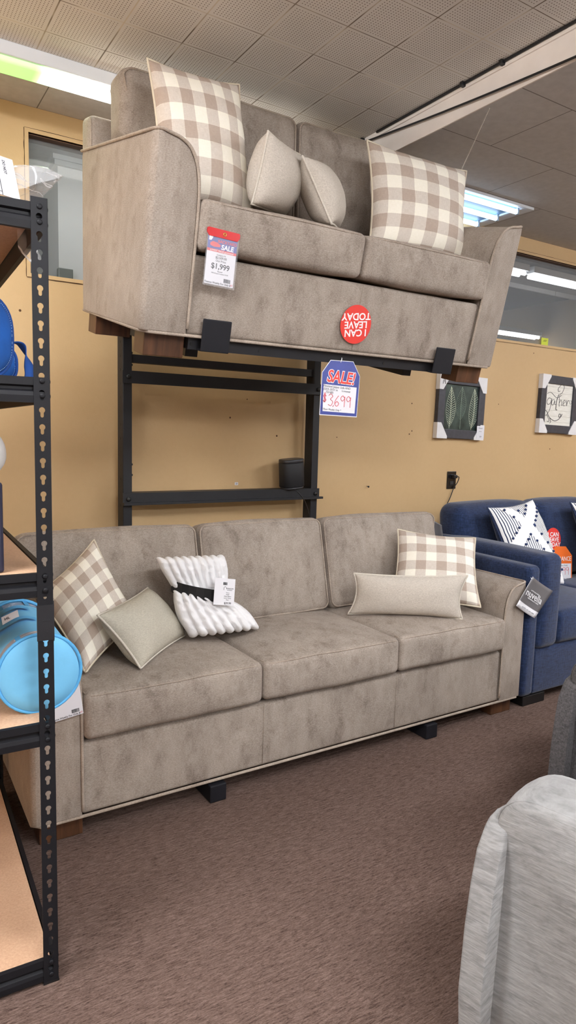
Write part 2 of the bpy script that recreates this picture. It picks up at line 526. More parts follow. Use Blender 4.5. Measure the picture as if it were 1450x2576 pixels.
# ------------------------------------------------------------------ the room
YW, ZC = 3.22, 2.706
XL, XR, YB = -3.6, 7.4, -5.2
WZ0, WZ1 = 2.015, 2.60                      # window opening
bm = NB(); box(bm, XL, XR, YB, 8.6, -.06, 0); struct(mesh_obj('floor', bm, M['carpet']))
WIN = [(.667, 1.62), (2.75, 5.1)]
def wall_far():
    bm = NB()
    xs = [XL, WIN[0][0], WIN[0][1], WIN[1][0], WIN[1][1], XR]
    box(bm, XL, XR, YW, YW+.1, 0, WZ0); box(bm, XL, XR, YW, YW+.1, WZ1, ZC)
    for i in (0, 2, 4): box(bm, xs[i], xs[i+1], YW, YW+.1, WZ0, WZ1)
    return struct(mesh_obj('wall_far', bm, M['wall']))
wall_far()
# slim painted stop around each opening, a dark gap to the plaster, and the pane
for i, (a, b) in enumerate(WIN):
    w = bpy.data.objects.new('window_%d' % (i+1), None); COL.objects.link(w); w['kind'] = 'structure'
    bm = NB(); t = .016
    box(bm, a-t, b+t, YW-.004, YW+.012, WZ1, WZ1+t); box(bm, a-t, b+t, YW-.004, YW+.012, WZ0-t, WZ0)
    box(bm, a-t, a, YW-.004, YW+.012, WZ0, WZ1); box(bm, b, b+t, YW-.004, YW+.012, WZ0, WZ1)
    mesh_obj('window_frame', bm, M['wall'], w)
    bm = NB()
    def crack(x0, z0, x1, z1):
        n = 40; P = []
        for k in range(n+1):
            f = k/n; j = (noise.noise(Vector((f*14, i*3.1, z0*7)))+.2)*.0016
            P.append((x0+(x1-x0)*f + (j if x0 == x1 else 0), YW-.0005, z0+(z1-z0)*f + (j if z0 == z1 else 0)))
        tube(bm, P, [.0006+.0022*abs(noise.noise(Vector((k*.37, i, x0+z0)))) for k in range(n+1)], 5)
    crack(a-t-.002, WZ0-t, a-t-.002, WZ1+t); crack(a-t, WZ1+t+.002, b+t, WZ1+t+.002); crack(a-t, WZ0-t-.003, b+t, WZ0-t-.003)
    mesh_obj('caulk_gap', bm, plain('dark_gap', (62, 38, 20), .9), w)
    bm = NB(); box(bm, a, b, YW+.05, YW+.056, WZ0, WZ1); mesh_obj('pane', bm, M['glass'], w)
    bm = NB(); box(bm, a, b, YW+.012, YW+.1, WZ1-.004, WZ1-.0005); box(bm, a+.0005, a+.004, YW+.012, YW+.1, WZ0, WZ1-.004)
    mesh_obj('reveal', bm, worn('brown_stained_reveal', (104, 74, 52), .6, .2, 8, .05), w)
bm = NB(); box(bm, XL-.1, XL, YB, 8.6, 0, ZC+.4); struct(mesh_obj('wall_left', bm, M['wall']))
bm = NB(); box(bm, XR, XR+.1, YB, 8.6, 0, ZC+.4); struct(mesh_obj('wall_right', bm, M['wall']))
bm = NB(); box(bm, XL, XR, YB-.1, YB, 0, ZC+.1); struct(mesh_obj('wall_near', bm, worn('cream_wall_paint', (214, 206, 190), .6, .05, 3, .05)))
# ceiling: perforated tiles up to the light strip and the boxed beam, plain tiles beyond
BX = 2.037
bm = NB()
box(bm, XL, BX, YB, 2.86, ZC, ZC+.05, 0)
box(bm, XL, BX, 2.86, YW, ZC, ZC+.05, 1)
box(bm, BX, XR, YB, YW, ZC, ZC+.05, 1)
struct(mesh_obj('ceiling', bm, [M['perf'], M['flat']]))
bm = NB(); box(bm, BX, BX+.006, YB, YW, 2.585, ZC); box(bm, BX-.007, BX, YB, YW, 2.684, ZC-.0005)
struct(mesh_obj('trim_1', bm, M['beam']))
bm = NB(); box(bm, XL, XR, YW-.012, YW, 0, .09); struct(mesh_obj('baseboard_far', bm, M['wall']))
# the room behind the glass
bm = NB(); box(bm, XL, XR, YW+.1, 4.42, 2.78, 2.82, 0); box(bm, XL, XR, 4.42, 8.6, 3.05, 3.1, 1); box(bm, XL, XR, 4.40, 4.42, 2.74, 3.05, 0)
struct(mesh_obj('ceiling_back_room', bm, [M['flat'], M['backwall']]))
bm = NB(); box(bm, XL, XR, 8.5, 8.6, 0, 3.1); struct(mesh_obj('wall_back_room', bm, M['backwall']))
bm = NB(); box(bm, .955, 1.30, 3.9, 4.25, 0, 2.73); box(bm, .935, 1.32, 3.88, 4.27, 2.73, 2.755); box(bm, .925, 1.33, 3.87, 4.28, 2.755, 2.78)
struct(mesh_obj('trim_2', bm, M['column']))
bm = NB()
for k in (0, 1):
    v = [(4.4, 7.6+k*.2, 2.2), (8.6, 7.6+k*.2, 2.78), (8.6, 7.6+k*.2, 2.98), (4.4, 7.6+k*.2, 2.40)]
    v = [bm.verts.new(p) for p in v]
    if k == 0: A = v
    else:
        for i in range(4): bm.faces.new((A[i], A[(i+1) % 4], v[(i+1) % 4], v[i]))
        bm.faces.new(A[::-1]); bm.faces.new(v)
struct(mesh_obj('trim_3', bm, worn('slate_beam_paint', (112, 116, 124), .8, .1, 3, .05)))

# ------------------------------------------------------------------ lights of the place
GREENISH = NT('green_tinged_lens')
def green_lens():
    t = GREENISH; v = t.coord(); sp = t.n('ShaderNodeSeparateXYZ'); t.c(v, sp.inputs[0])
    d = t.math('ABSOLUTE', t.math('SUBTRACT', sp.outputs[0], .05))
    f = t.ramp(d, .17, .36)
    g = t.ramp(d, .15, .24)
    t.b.inputs['Base Color'].default_value = (.6, .8, .6, 1)
    t.c(t.mix(f, t.mix(g, (.030, .10, .016, 1), (.16, .42, .11, 1)), (1, .98, .93, 1)), t.b.inputs['Emission Color'])
    t.set(**{'Emission Strength': 11.})
    return t.m
green_lens()
def strip_light(label, x0, x1, y0, y1, z, lens, tubes=0, group=None, h=.048):
    t = thing('ceiling_light', label, 'ceiling light', Matrix.Translation(((x0+x1)/2, (y0+y1)/2, z)), group)
    hx, hy = (x1-x0)/2, (y1-y0)/2
    bm = NB(); bevelbox(bm, -hx, hx, -hy, hy, -h, 0, .004); mesh_obj('housing', bm, M['light_frame'], t)
    bm = NB(); rbox(bm, -hx+.01, hx-.01, -hy+.012, hy-.012, -h-.018, -h+.012, .014, 4); mesh_obj('diffuser', bm, lens, t, True)
    return t
strip_light('long fluorescent strip light with a green tinged lens left of the raised loveseat', -.95, 1.75, 2.738, 2.872, ZC, GREENISH.m)
COOL = glow('cool_tube_light', (200, 228, 255), 8.)
def troffer(label, x0, x1, y0, y1, emit, group=None, n=3):
    t = thing('ceiling_light', label, 'ceiling light', Matrix.Translation(((x0+x1)/2, (y0+y1)/2, ZC)), group)
    hx, hy = (x1-x0)/2, (y1-y0)/2
    bm = NB()
    w = .028
    for a in ((-hx, hx, -hy, -hy+w), (-hx, hx, hy-w, hy), (-hx, -hx+w*2.6, -hy+w, hy-w), (hx-w*2.6, hx, -hy+w, hy-w)): box(bm, *a, -.014, -.0006)
    mesh_obj('frame', bm, M['light_frame'], t)
    bm = NB(); box(bm, -hx+w*2.6, hx-w*2.6, -hy+w, hy-w, -.0036, -.0006); mesh_obj('reflector', bm, plain('white_reflector', (96, 122, 150), .5), t)
    for k in range(n):
        y = (k-(n-1)/2)*(2*hy-.11)/max(1, n-1)
        bm = NB(); tube(bm, [(-hx+.09, y, -.026), (hx-.09, y, -.026)], .0135, 10)
        tb = mesh_obj('tube', bm, emit, t, True)
        for s in (-1, 1):
            bm = NB(); box(bm, s*(hx-.080)-.007, s*(hx-.080)+.007, y-.009, y+.009, -.040, -.004)
            mesh_obj('socket', bm, plain('white_socket', (150, 160, 170), .5), tb)
    return t
troffer('open fluorescent ceiling light with bare tubes above the loveseat right arm', 2.45, 3.432, 2.795, 3.21, COOL)
# the other lights of the shop floor, the same fitting in a loose grid
ROOM = glow('warm_white_panel', (246, 249, 254), 31.)
def panel_light(label, x, y, sx=1.24, sy=.34, emit=None):
    t = thing('ceiling_light', label, 'ceiling light', Matrix.Translation((x, y, ZC)), 'wraparound lights over the shop floor')
    hx, hy = sx/2, sy/2
    bm = NB(); bevelbox(bm, -hx, hx, -hy*.35, hy*.35, -.075, -.0004, .004); mesh_obj('housing', bm, M['light_frame'], t)
    bm = NB(); rbox(bm, -hx+.012, hx-.012, -hy, hy, -.165, -.07, .04, 4); mesh_obj('diffuser', bm, emit or ROOM, t, True)
for x, y in ((-.85, 1.25), (-2.4, 1.9), (-1.7, .1), (.9, -.45), (3.6, .2), (5.6, .9), (-1.6, -2.6), (1.2, -2.8), (4.0, -2.6)):
    panel_light('white wraparound ceiling light over the open shop floor', x, y)
# tube fittings in the back room
TUBE2 = glow('white_tube_light', (246, 250, 255), 6.)
def bare_strip(label, x0, x1, y, z):
    t = thing('ceiling_light', label, 'ceiling light', Matrix.Translation(((x0+x1)/2, y, z)), 'strip lights behind the window')
    hx = (x1-x0)/2
    bm = NB(); box(bm, -hx, hx, -.05, .05, 0, .05); mesh_obj('housing', bm, M['light_frame'], t)
    for s in (-1, 1):
        bm = NB(); tube(bm, [(-hx+.03, s*.03, -.02), (hx-.03, s*.03, -.02)], .016, 8); mesh_obj('tube', bm, TUBE2, t, True)
bare_strip('strip light behind the right window, short stretch beside the loveseat arm', 3.6, 4.66, 3.85, 2.70)
bare_strip('strip light behind the right window, upper long one running to the right edge', 4.72, 6.0, 3.85, 2.70)
bare_strip('strip light behind the right window, low far one above the sill', 5.9, 8.6, 6.05, 2.70) if False else bare_strip('strip light behind the right window, low far one above the sill', 5.2, 7.3, 5.75, 2.63)
bare_strip('added unseen strip light brightening the column behind the left window', .2, 1.6, 3.47, 2.72)  # extra lamp set out of sight above the window head to brighten the column
bm = NB(); bevelbox(bm, 4.85, 5.55, 4.6, 5.0, .0005, 2.32, .01); tag(mesh_obj('cabinet', bm, worn('dark_slate_cabinet', (70, 74, 84), .6, .1, 6, .05)), 'dark square cabinet standing behind the right window glass', 'cabinet')
bm = NB(); bevelbox(bm, .79, .855, YW+.012, YW+.046, WZ0+.0005, WZ0+.045, .003); tag(mesh_obj('small_box', bm, worn('grey_green_box', (86, 92, 90), .5, .1, 20, .05)), 'small dark grey box standing on the left window sill', 'box')
Bs = basis((4.16, YW+.03, WZ0+.0008), (1, 0, 0), (0, 0, 1))
bm = NB(); rect(bm, Bs, 0, .075, 0, .055, 0, .0012)
sn = mesh_obj('sticky_note', bm, M['yellow']); tag(sn, 'yellow green sticky note on the right window sill', 'note')
bm = NB()
for k in range(3): stroke(bm, [(.02+k*.012, .03), (.035+k*.012, .042)], Bs, .0012, .0026)
mesh_obj('scribble', bm, M['ink'], sn)

# cables and chain on the ceiling
bm = NB(); y = YB+.3; P = []
while y < 2.66: P.append((BX-.012, y, ZC-.006)); y += .12
tube(bm, P, .005, 6)
cb = mesh_obj('ceiling_cable', bm, M['plastic'], None, True); tag(cb, 'black cable clipped straight along the top of the boxed ceiling beam', 'cable')
for y in (2.02, 1.83, 1.2, .4, 2.64):
    bm = NB(); bevelbox(bm, BX-.026, BX-.004, y-.008, y+.008, ZC-.018, ZC-.0008, .003); mesh_obj('clip', bm, M['plastic'], cb)
bm = NB()
P = [(BX-.012, 2.64-(2.64-1.2)*k/24, 2.688 - .118*(k/24) - .012*math.sin(PI*k/24)) for k in range(25)]
P += [(BX-.012, 1.2-k*.5, 2.57-.004*k) for k in range(1, 8)]
tube(bm, P, .0042, 6); tag(mesh_obj('ceiling_cable', bm, M['plastic'], None, True), 'black cable sagging diagonally across the pale face of the boxed ceiling beam', 'cable')
bm = NB()
A, B_ = Vector((2.30, 2.13, 2.70)), Vector((2.70, 2.79, 2.675))
A, B_ = Vector((2.262, 2.10, 2.702)), Vector((2.352, 2.33, 2.548))
nl = 60
for k in range(nl):
    p = A.lerp(B_, (k+.5)/nl); d = (B_-A).normalized()*(B_-A).length/nl*.62
    s = Vector((.0016, .001, 0)) if k % 2 else Vector((0, .001, .0016))
    tube(bm, [p-d+s, p+d-s], .0019, 5)
tag(mesh_obj('hanging_chain', bm, plain('pale_metal_chain', (226, 222, 214), .4, .2), None, True), 'thin pale chain hanging from the beam edge down behind the plaid pillow', 'chain')

# ------------------------------------------------------------------ sofas
RAKE = .23
def sofa(name, label, cat, W, n, Mx, seam):
    root = thing(name, label, cat, Mx)
    AT, AH = .158, .573                      # arm thickness and height
    def shear(s, z): return s*(.69 + RAKE*max(z, 0))
    # body below the cushions
    bm = NB()
    rbox(bm, AT-.004, W-AT+.004, .008, .66, 0, .252, .016, 8, (0, .004, .004))
    fr = mesh_obj('base_frame', bm, M['velvet'], root, True)
    bm = NB()
    tube(bm, [(.012, .69, -.001), (.004, .03, -.001), (.03, .004, -.001), (W-.03, .004, -.001), (W-.004, .03, -.001), (W-.012, .69, -.001)], .0055, 8)
    for x in seam: tube(bm, [(x, .0035, .01), (x+.004, .0025, .25)], .0012, 5)
    mesh_obj('bottom_welt', bm, M['welt'], fr, True)
    # arms
    prof = [(AT, 0), (AT, .20), (AT-.001, .36), (AT-.006, .45), (AT-.018, .505), (AT-.042, .546), (AT-.075, .566), (.045, .574), (.012, .577), (.002, .572), (0, .555), (0, .40), (0, .2), (0, 0)]
    for side in (0, 1):
        X = lambda x: (W-x) if side else x
        bm = NB(); rings = []
        ss = [0, .004, .012, .03, .06, .2, .4, .6, .8, .95, .985, 1]
        for s in ss:
            ring = []
            for (x, z) in prof:
                inset = .0
                d = s*(.69 + RAKE*z)
                if s < .06:                   # soft outer front corner
                    k = max(0, 1 - s/.035)
                    x2 = x + (.015*k**2.2 if x < .06 else 0)*(1-(x/.06) if x < .06 else 0)
                else: x2 = x
                if s > .95: x2 = x2 + (.012*(s-.95)/.05 if x < .05 else 0)
                bulge = .006*math.sin(PI*min(1, max(0, z/.57)))*(1 if x > .1 else 0)
                ring.append(bm.verts.new((X(x2), d, z)))
            rings.append(ring)
        m = len(prof)
        for a, b in zip(rings, rings[1:]):
            for i in range(m):
                bm.faces.new((a[i], a[(i+1) % m], b[(i+1) % m], b[i]))
        bm.faces.new(rings[0]); bm.faces.new(rings[-1])
        bmesh.ops.recalc_face_normals(bm, faces=bm.faces)
        ed = [e for e in bm.edges if len(e.link_faces) == 2 and e.calc_face_angle() > .9]
        bmesh.ops.bevel(bm, geom=ed, offset=.008, segments=3, profile=.5, affect='EDGES')
        arm = mesh_obj('arm', bm, M['velvet'], root, True)
        bm = NB()
        P = [(X(x), -.002, z) for x, z in prof[:8]]
        P = [(X(AT+.001), -.001, .02)] + P[1:]
        P += [(X(.022), .001, .579), (X(.008), .025, .579)]
        for s in (.1, .25, .4, .6, .8, .97): P.append((X(.001), s*(.69+RAKE*.57), .577))
        tube(bm, curve_pts(P, 4), .0052, 8); mesh_obj('welt', bm, M['welt'], arm, True)
    # backrest frame, raked
    def rk(p): return Vector((p.x, p.y + RAKE*p.z*.93 , p.z))
    bm = NB(); rbox(bm, .002, W-.002, .575, .685, .02, .70, .03, 8, (0, .01, 0), rk)
    bk = mesh_obj('backrest', bm, M['velvet'], root, True)
    for x in (.012, W-.012):
        bm = NB()
        tube(bm, [(x, .583+RAKE*.93*z, z) for z in (.56, .6, .64, .675)] + [(x, .592+RAKE*.93*.685, .688)], .0045, 6)
        mesh_obj('welt', bm, M['welt'], bk, True)
    # seat cushions
    cw = (W-2*AT-.004)/n
    def border(x0, x1, y0, y1, z, r=.03, k=5):
        P = []
        for cx, cy, a0 in ((x1-r, y1-r, 0), (x0+r, y1-r, 90), (x0+r, y0+r, 180), (x1-r, y0+r, 270)):
            for i in range(k+1):
                a = math.radians(a0+90*i/k); P.append((cx+r*math.cos(a), cy+r*math.sin(a), z))
        return P
    rr = random.Random(W*100)
    for i in range(n):
        x0 = AT+.002+i*cw; x1 = x0+cw
        ph = rr.random()*9
        def soft(p, x0=x0, x1=x1, ph=ph):
            k = noise.noise(Vector((p.x*5+ph, p.y*5, p.z*3)))*.004
            fr = max(0, (.03-p.y)/.05)
            return Vector((p.x, p.y + k, p.z + k*1.3 - .006*max(0, (p.y-.3))))
        bm = NB(); rbox(bm, x0+.0015, x1-.0015, -.024, .58, .266, .418, .024, 9, (.002, .010, .024), soft)
        cu = mesh_obj('seat_cushion', bm, M['velvet'], root, True)
        bm = NB()
        tube(bm, [soft(Vector(p)) for p in ([(x0+.010, .03, .412), (x0+.010, .005, .412), (x0+.024, -.017, .410)] + [(x0+.03+(cw-.06)*k/6, -.0195, .4105+.003*math.sin(PI*k/6)) for k in range(1, 6)] + [(x1-.024, -.017, .410), (x1-.010, .005, .412), (x1-.010, .03, .412)])], .0028, 6)
        mesh_obj('seam', bm, M['welt'], cu, True)
    # back cushions: flare over the arms at the outer ends
    for i in range(n):
        x0 = AT+.002+i*cw; x1 = x0+cw
        first, last = i == 0, i == n-1
        ph = rr.random()*9
        tl = math.radians(13.5)
        def place(p, x0=x0, x1=x1, first=first, last=last, ph=ph):
            # p: x across, y thickness (0 front), z height along the cushion
            k = noise.noise(Vector((p.x*4+ph, p.y*4, p.z*4)))*.009
            zz = p.z + .41
            f = max(0, min(1, (zz-.585)/.03)); f = f*f*(3-2*f)
            x = p.x
            if first: x -= .098*f*max(0, 1-(p.x-x0)/(.5*cw))
            if last: x += .098*f*max(0, 1-(x1-p.x)/(.5*cw))
            y = p.y + k; z = p.z + k*.5
            return Vector((x, .478 + y*math.cos(tl) + z*math.sin(tl), .425 + z*math.cos(tl) - y*math.sin(tl)))
        bm = NB(); rbox(bm, x0+.003, x1-.003, 0, .155, .0, .452, .04, 10, (.0, .03, .012), place)
        cu = mesh_obj('back_cushion', bm, M['velvet'], root, True)
        bm = NB()
        for yy in (.009, .146):
            P = border(x0+.011, x1-.011, .011, .441, 0, .034)
            tube(bm, [place(Vector((a, yy, b))) for a, b, _ in P for _r in (0,)], .0042, 6, True)
        mesh_obj('piping', bm, M['welt'], cu, True)
    for (x, d) in ((.028, .035), (W-.028-.14, .035), (.028, .575), (W-.028-.14, .575)):
        bm = NB(); bevelbox(bm, x, x+.14, d, d+.095, -.0795, -.004, .003); mesh_obj('leg', bm, M['wood'], root)
    return root

SOFA_M = Matrix.Translation((.415, 2.118, .08))
sofa('sofa', 'three seat taupe velvet sofa standing on the carpet under the raised loveseat', 'sofa', 2.32, 3, SOFA_M, (.84, 1.5))
LS_M = Matrix.Translation((.765, 2.112, 1.658)) @ Matrix.Rotation(math.radians(13), 4, 'X')
sofa('loveseat', 'two seat taupe velvet loveseat tipped forward on the high display rack', 'loveseat', 1.62, 2, LS_M, (.84,))
def LS(x, d, z): return LS_M @ Vector((x-.765, d, z))

# ------------------------------------------------------------------ display rack
def rack():
    t = thing('display_rack', 'tall black steel display rack holding the loveseat above the sofa', 'display rack', Matrix.Translation((1.595, 3.15, 0)))
    O = Vector((1.595, 3.15, 0))
    def b(x0, x1, y0, y1, z0, z1, bm): box(bm, x0-O.x, x1-O.x, y0-O.y, y1-O.y, z0, z1)
    def bolt(par, x, y, z, ax=(0, -1, 0)):
        bm = NB(); a = Vector(ax); p = Vector((x, y, z))-O
        tube(bm, [p, p+a*.006, p+a*.008], [.011, .011, .006], 10); mesh_obj('bolt', bm, M['steel'] if False else M['hole'], par, True)
    for x0, x1 in ((1.041, 1.085), (2.107, 2.15)):
        bm = NB()
        bevelbox(bm, x0-O.x, x1-O.x, 3.1-O.y, 3.178-O.y, 0, 1.80, .003)
        p = mesh_obj('post', bm, M['black'], t)
        for k in range(13):
            z = .985+k*.0635
            bm = NB(); tube(bm, [(x0-O.x+.0005, -.01, z), (x0-O.x-.0012, -.01, z)], .0065, 8); mesh_obj('bolt_hole', bm, M['hole'], p)
        for z in (1.13, 1.18, 1.645, 1.70):
            bm = NB(); tube(bm, [(x1-O.x, -.02, z), (x1-O.x+.012, -.02, z)], [.008, .005], 8); mesh_obj('bolt', bm, M['hole'], p)
        # long floor foot that runs out under the sofa
        xm = (x0+x1)/2
        bm = NB(); bevelbox(bm, xm-.033-O.x, xm+.033-O.x, 2.106-O.y, 3.098-O.y, .0005, .066, .004); mesh_obj('foot', bm, M['hook'], t)
        # top arm, tipped like the loveseat
        bm = NB()
        a, c_ = LS(xm, .26, -.047), LS(xm, 1.0, -.047)
        Mr = Matrix.Translation(Vector((xm, a.y, a.z))-O) @ Matrix.Rotation(math.radians(13), 4, 'X')
        box(bm, -.025, .025, 0, .78, -.05, 0, 0, Mr)
        box(bm, -.055, -.025, .70, .765, -.06, .03, 0, Mr)
        mesh_obj('arm', bm, M['black'], t)
    def beam(y, z0, z1, lip=False):
        bm = NB(); b(1.036, 2.155, y-.012, y-.0005, z0, z1, bm)
        if lip: b(1.036, 2.17, y-.03, y-.012, z0, z0+.012, bm); b(1.087, 2.105, y-.0005, y+.07, z1-.004, z1, bm)
        o = mesh_obj('cross_beam', bm, M['black'], t)
        for x in (1.063, 2.128):
            bolt(o, x, y-.012, (z0+z1)/2)
        return o
    beam(3.1, .99, 1.047, True); beam(3.1, 1.558, 1.615); beam(3.1, .30, .36)
    bm = NB(); b(1.086, 2.106, 3.11, 3.15, 1.655, 1.692, bm); mesh_obj('cross_beam', bm, M['black'], t)
    # front bar under the seat and the two flat hooks that hold the front edge
    bm = NB()
    Mi = Matrix.Translation(-O) @ LS_M
    box(bm, .175, 1.37, .02, .07, -.046, -.010, 0, Mi)
    fb = mesh_obj('front_bar', bm, M['black'], t)
    for x in (.188, .45, 1.02):
        bm = NB(); tube(bm, [Mi @ Vector((x, .0205, -.028)), Mi @ Vector((x, .0185, -.028))], .006, 8); mesh_obj('bolt_hole', bm, M['hole'], fb)
    for x0, x1 in ((.207, .312), (1.256, 1.362)):
        bm = NB(); b2 = NB(); bevelbox(b2, x0, x1, -.016, -.009, -.046, .060, .003); box(b2, x0, x1, -.009, .02, -.046, -.040)
        merge(bm, b2, Mi); mesh_obj('hook', bm, M['hook'], t)
rack()

# ------------------------------------------------------------------ throw pillows
def pillow(name, label, cat, c4, th, mat, weltmat, group=None, sag=.045, n=22, seed=1, wob=.006, puff_pow=.5, backmat=None, flip=False):
    """c4 = TL, TR, BR, BL corner tips in world; a stuffed cover with pinched corners and a corded edge"""
    TL, TR, BR, BL = [Vector(p) for p in c4]
    ctr = (TL+TR+BR+BL)/4
    nn = ((TR-TL)+(BR-BL)).cross((TL-BL)+(TR-BR)).normalized()   # toward the viewer side
    root = thing(name, label, cat, Matrix.Translation(ctr), group)
    def P(u, v):
        bulge_u = sag*(1-(2*v-1)**2); bulge_v = sag*(1-(2*u-1)**2)
        uu = u + bulge_u*(1-2*u)*.9*abs(2*u-1); vv = v + bulge_v*(1-2*v)*.9*abs(2*v-1)
        return (BL*(1-uu)+BR*uu)*(1-vv) + (TL*(1-uu)+TR*uu)*vv - ctr
    def H(u, v):
        a = max(0, 1-abs(2*u-1)**2.4); b = max(0, 1-abs(2*v-1)**2.4)
        return th*.5*(a*b)**puff_pow
    bm = NB(); uvl = bm.loops.layers.uv.new('UVMap')
    cs = [.5-.5*math.cos(PI*i/n) for i in range(n+1)]
    cs = [.55*c+.45*i/n for i, c in enumerate(cs)]
    grid = {}
    for s in (1, -1):
        for i, u in enumerate(cs):
            for j, v in enumerate(cs):
                edge = i in (0, n) or j in (0, n)
                if s < 0 and edge: grid[s, i, j] = grid[1, i, j]; continue
                p = P(u, v); w = wob*noise.noise(p*9+Vector((seed*3.1, seed, 0)))+wob*.6*noise.noise(p*22+Vector((seed, 0, seed)))
                h = H(u, v); p = p + nn*(s*h + w*min(1, h/(th*.2)))
                grid[s, i, j] = bm.verts.new(p)
    for s in (1, -1):
        for i in range(n):
            for j in range(n):
                ks = ((i, j), (i+1, j), (i+1, j+1), (i, j+1))
                vs = [grid[s, a, b] for a, b in ks]
                if s < 0: vs = vs[::-1]; ks = ks[::-1]
                f = bm.faces.new(vs); f.smooth = True
                if s < 0 and backmat: f.material_index = 1
                for l, (a, b) in zip(f.loops, ks): l[uvl].uv = (cs[a], cs[b])
    rim = [grid[1, i, 0].co.copy() for i in range(n)] + [grid[1, n, j].co.copy() for j in range(n)] + [grid[1, i, n].co.copy() for i in range(n, 0, -1)] + [grid[1, 0, j].co.copy() for j in range(n, 0, -1)]
    mesh_obj('cover', bm, [mat, backmat] if backmat else mat, root, True)
    bm = NB(); tube(bm, rim, .0042, 7, True); mesh_obj('piping', bm, weltmat, root, True)
    return root
G1 = 'plaid pillows'; G2 = 'linen lumbar pillows'
pillow('throw_pillow', 'large taupe and cream plaid pillow leaning at the left end of the loveseat', 'pillow',
       [LS(.862, .40, .845), LS(1.205, .40, .857), LS(1.235, .22, .41), LS(.87, .20, .41)], .15, M['plaid'], M['plaid_welt'], G1, seed=2)
pillow('throw_pillow', 'large taupe and cream plaid pillow leaning at the right arm of the loveseat', 'pillow',
       [LS(1.80, .40, .812), LS(2.335, .36, .805), LS(2.275, .19, .415), LS(1.765, .22, .405)], .15, M['plaid'], M['plaid_welt'], G1, seed=5)
pillow('throw_pillow', 'plaid pillow leaning in the left corner of the sofa behind the shelf post', 'pillow',
       [(.545, 2.63, .715), (.757, 2.60, .917), (.905, 2.50, .60), (.625, 2.26, .515)], .15, M['plaid'], M['plaid_welt'], G1, seed=3)
pillow('throw_pillow', 'plaid pillow leaning on the right arm of the sofa behind a lumbar pillow', 'pillow',
       [(2.31, 2.60, .875), (2.645, 2.385, .840), (2.515, 2.21, .535), (2.16, 2.46, .54)], .14, M['plaid'], M['plaid_welt'], G1, seed=4)
pillow('lumbar_pillow', 'oatmeal lumbar pillow on the loveseat, end on, beside the left plaid pillow', 'pillow',
       [LS(1.19, .11, .675), LS(1.46, .34, .68), LS(1.43, .36, .45), LS(1.155, .10, .445)], .165, M['linen'], M['linen_welt'], G2, seed=6, sag=.03)
pillow('lumbar_pillow', 'oatmeal lumbar pillow on the loveseat, right one of the two end on', 'pillow',
       [LS(1.352, .14, .637), LS(1.60, .42, .66), LS(1.70, .36, .455), LS(1.49, .10, .44)], .15, M['linen'], M['linen_welt'], G2, seed=7, sag=.03)
pillow('lumbar_pillow', 'long oatmeal lumbar pillow in front of the plaid pillow at the right of the sofa', 'pillow',
       [(1.935, 2.47, .705), (2.365, 2.165, .715), (2.345, 2.165, .51), (1.92, 2.485, .508)], .13, M['linen'], M['linen_welt'], G2, seed=8, sag=.055)
pillow('lumbar_pillow', 'grey oatmeal lumbar pillow tilted against the plaid pillow at the left of the sofa', 'pillow',
       [(.68, 2.30, .70), (.975, 2.60, .705), (1.085, 2.47, .525), (.80, 2.20, .52)], .15, M['linen_grey'], M['linen_welt'], G2, seed=9, sag=.04)

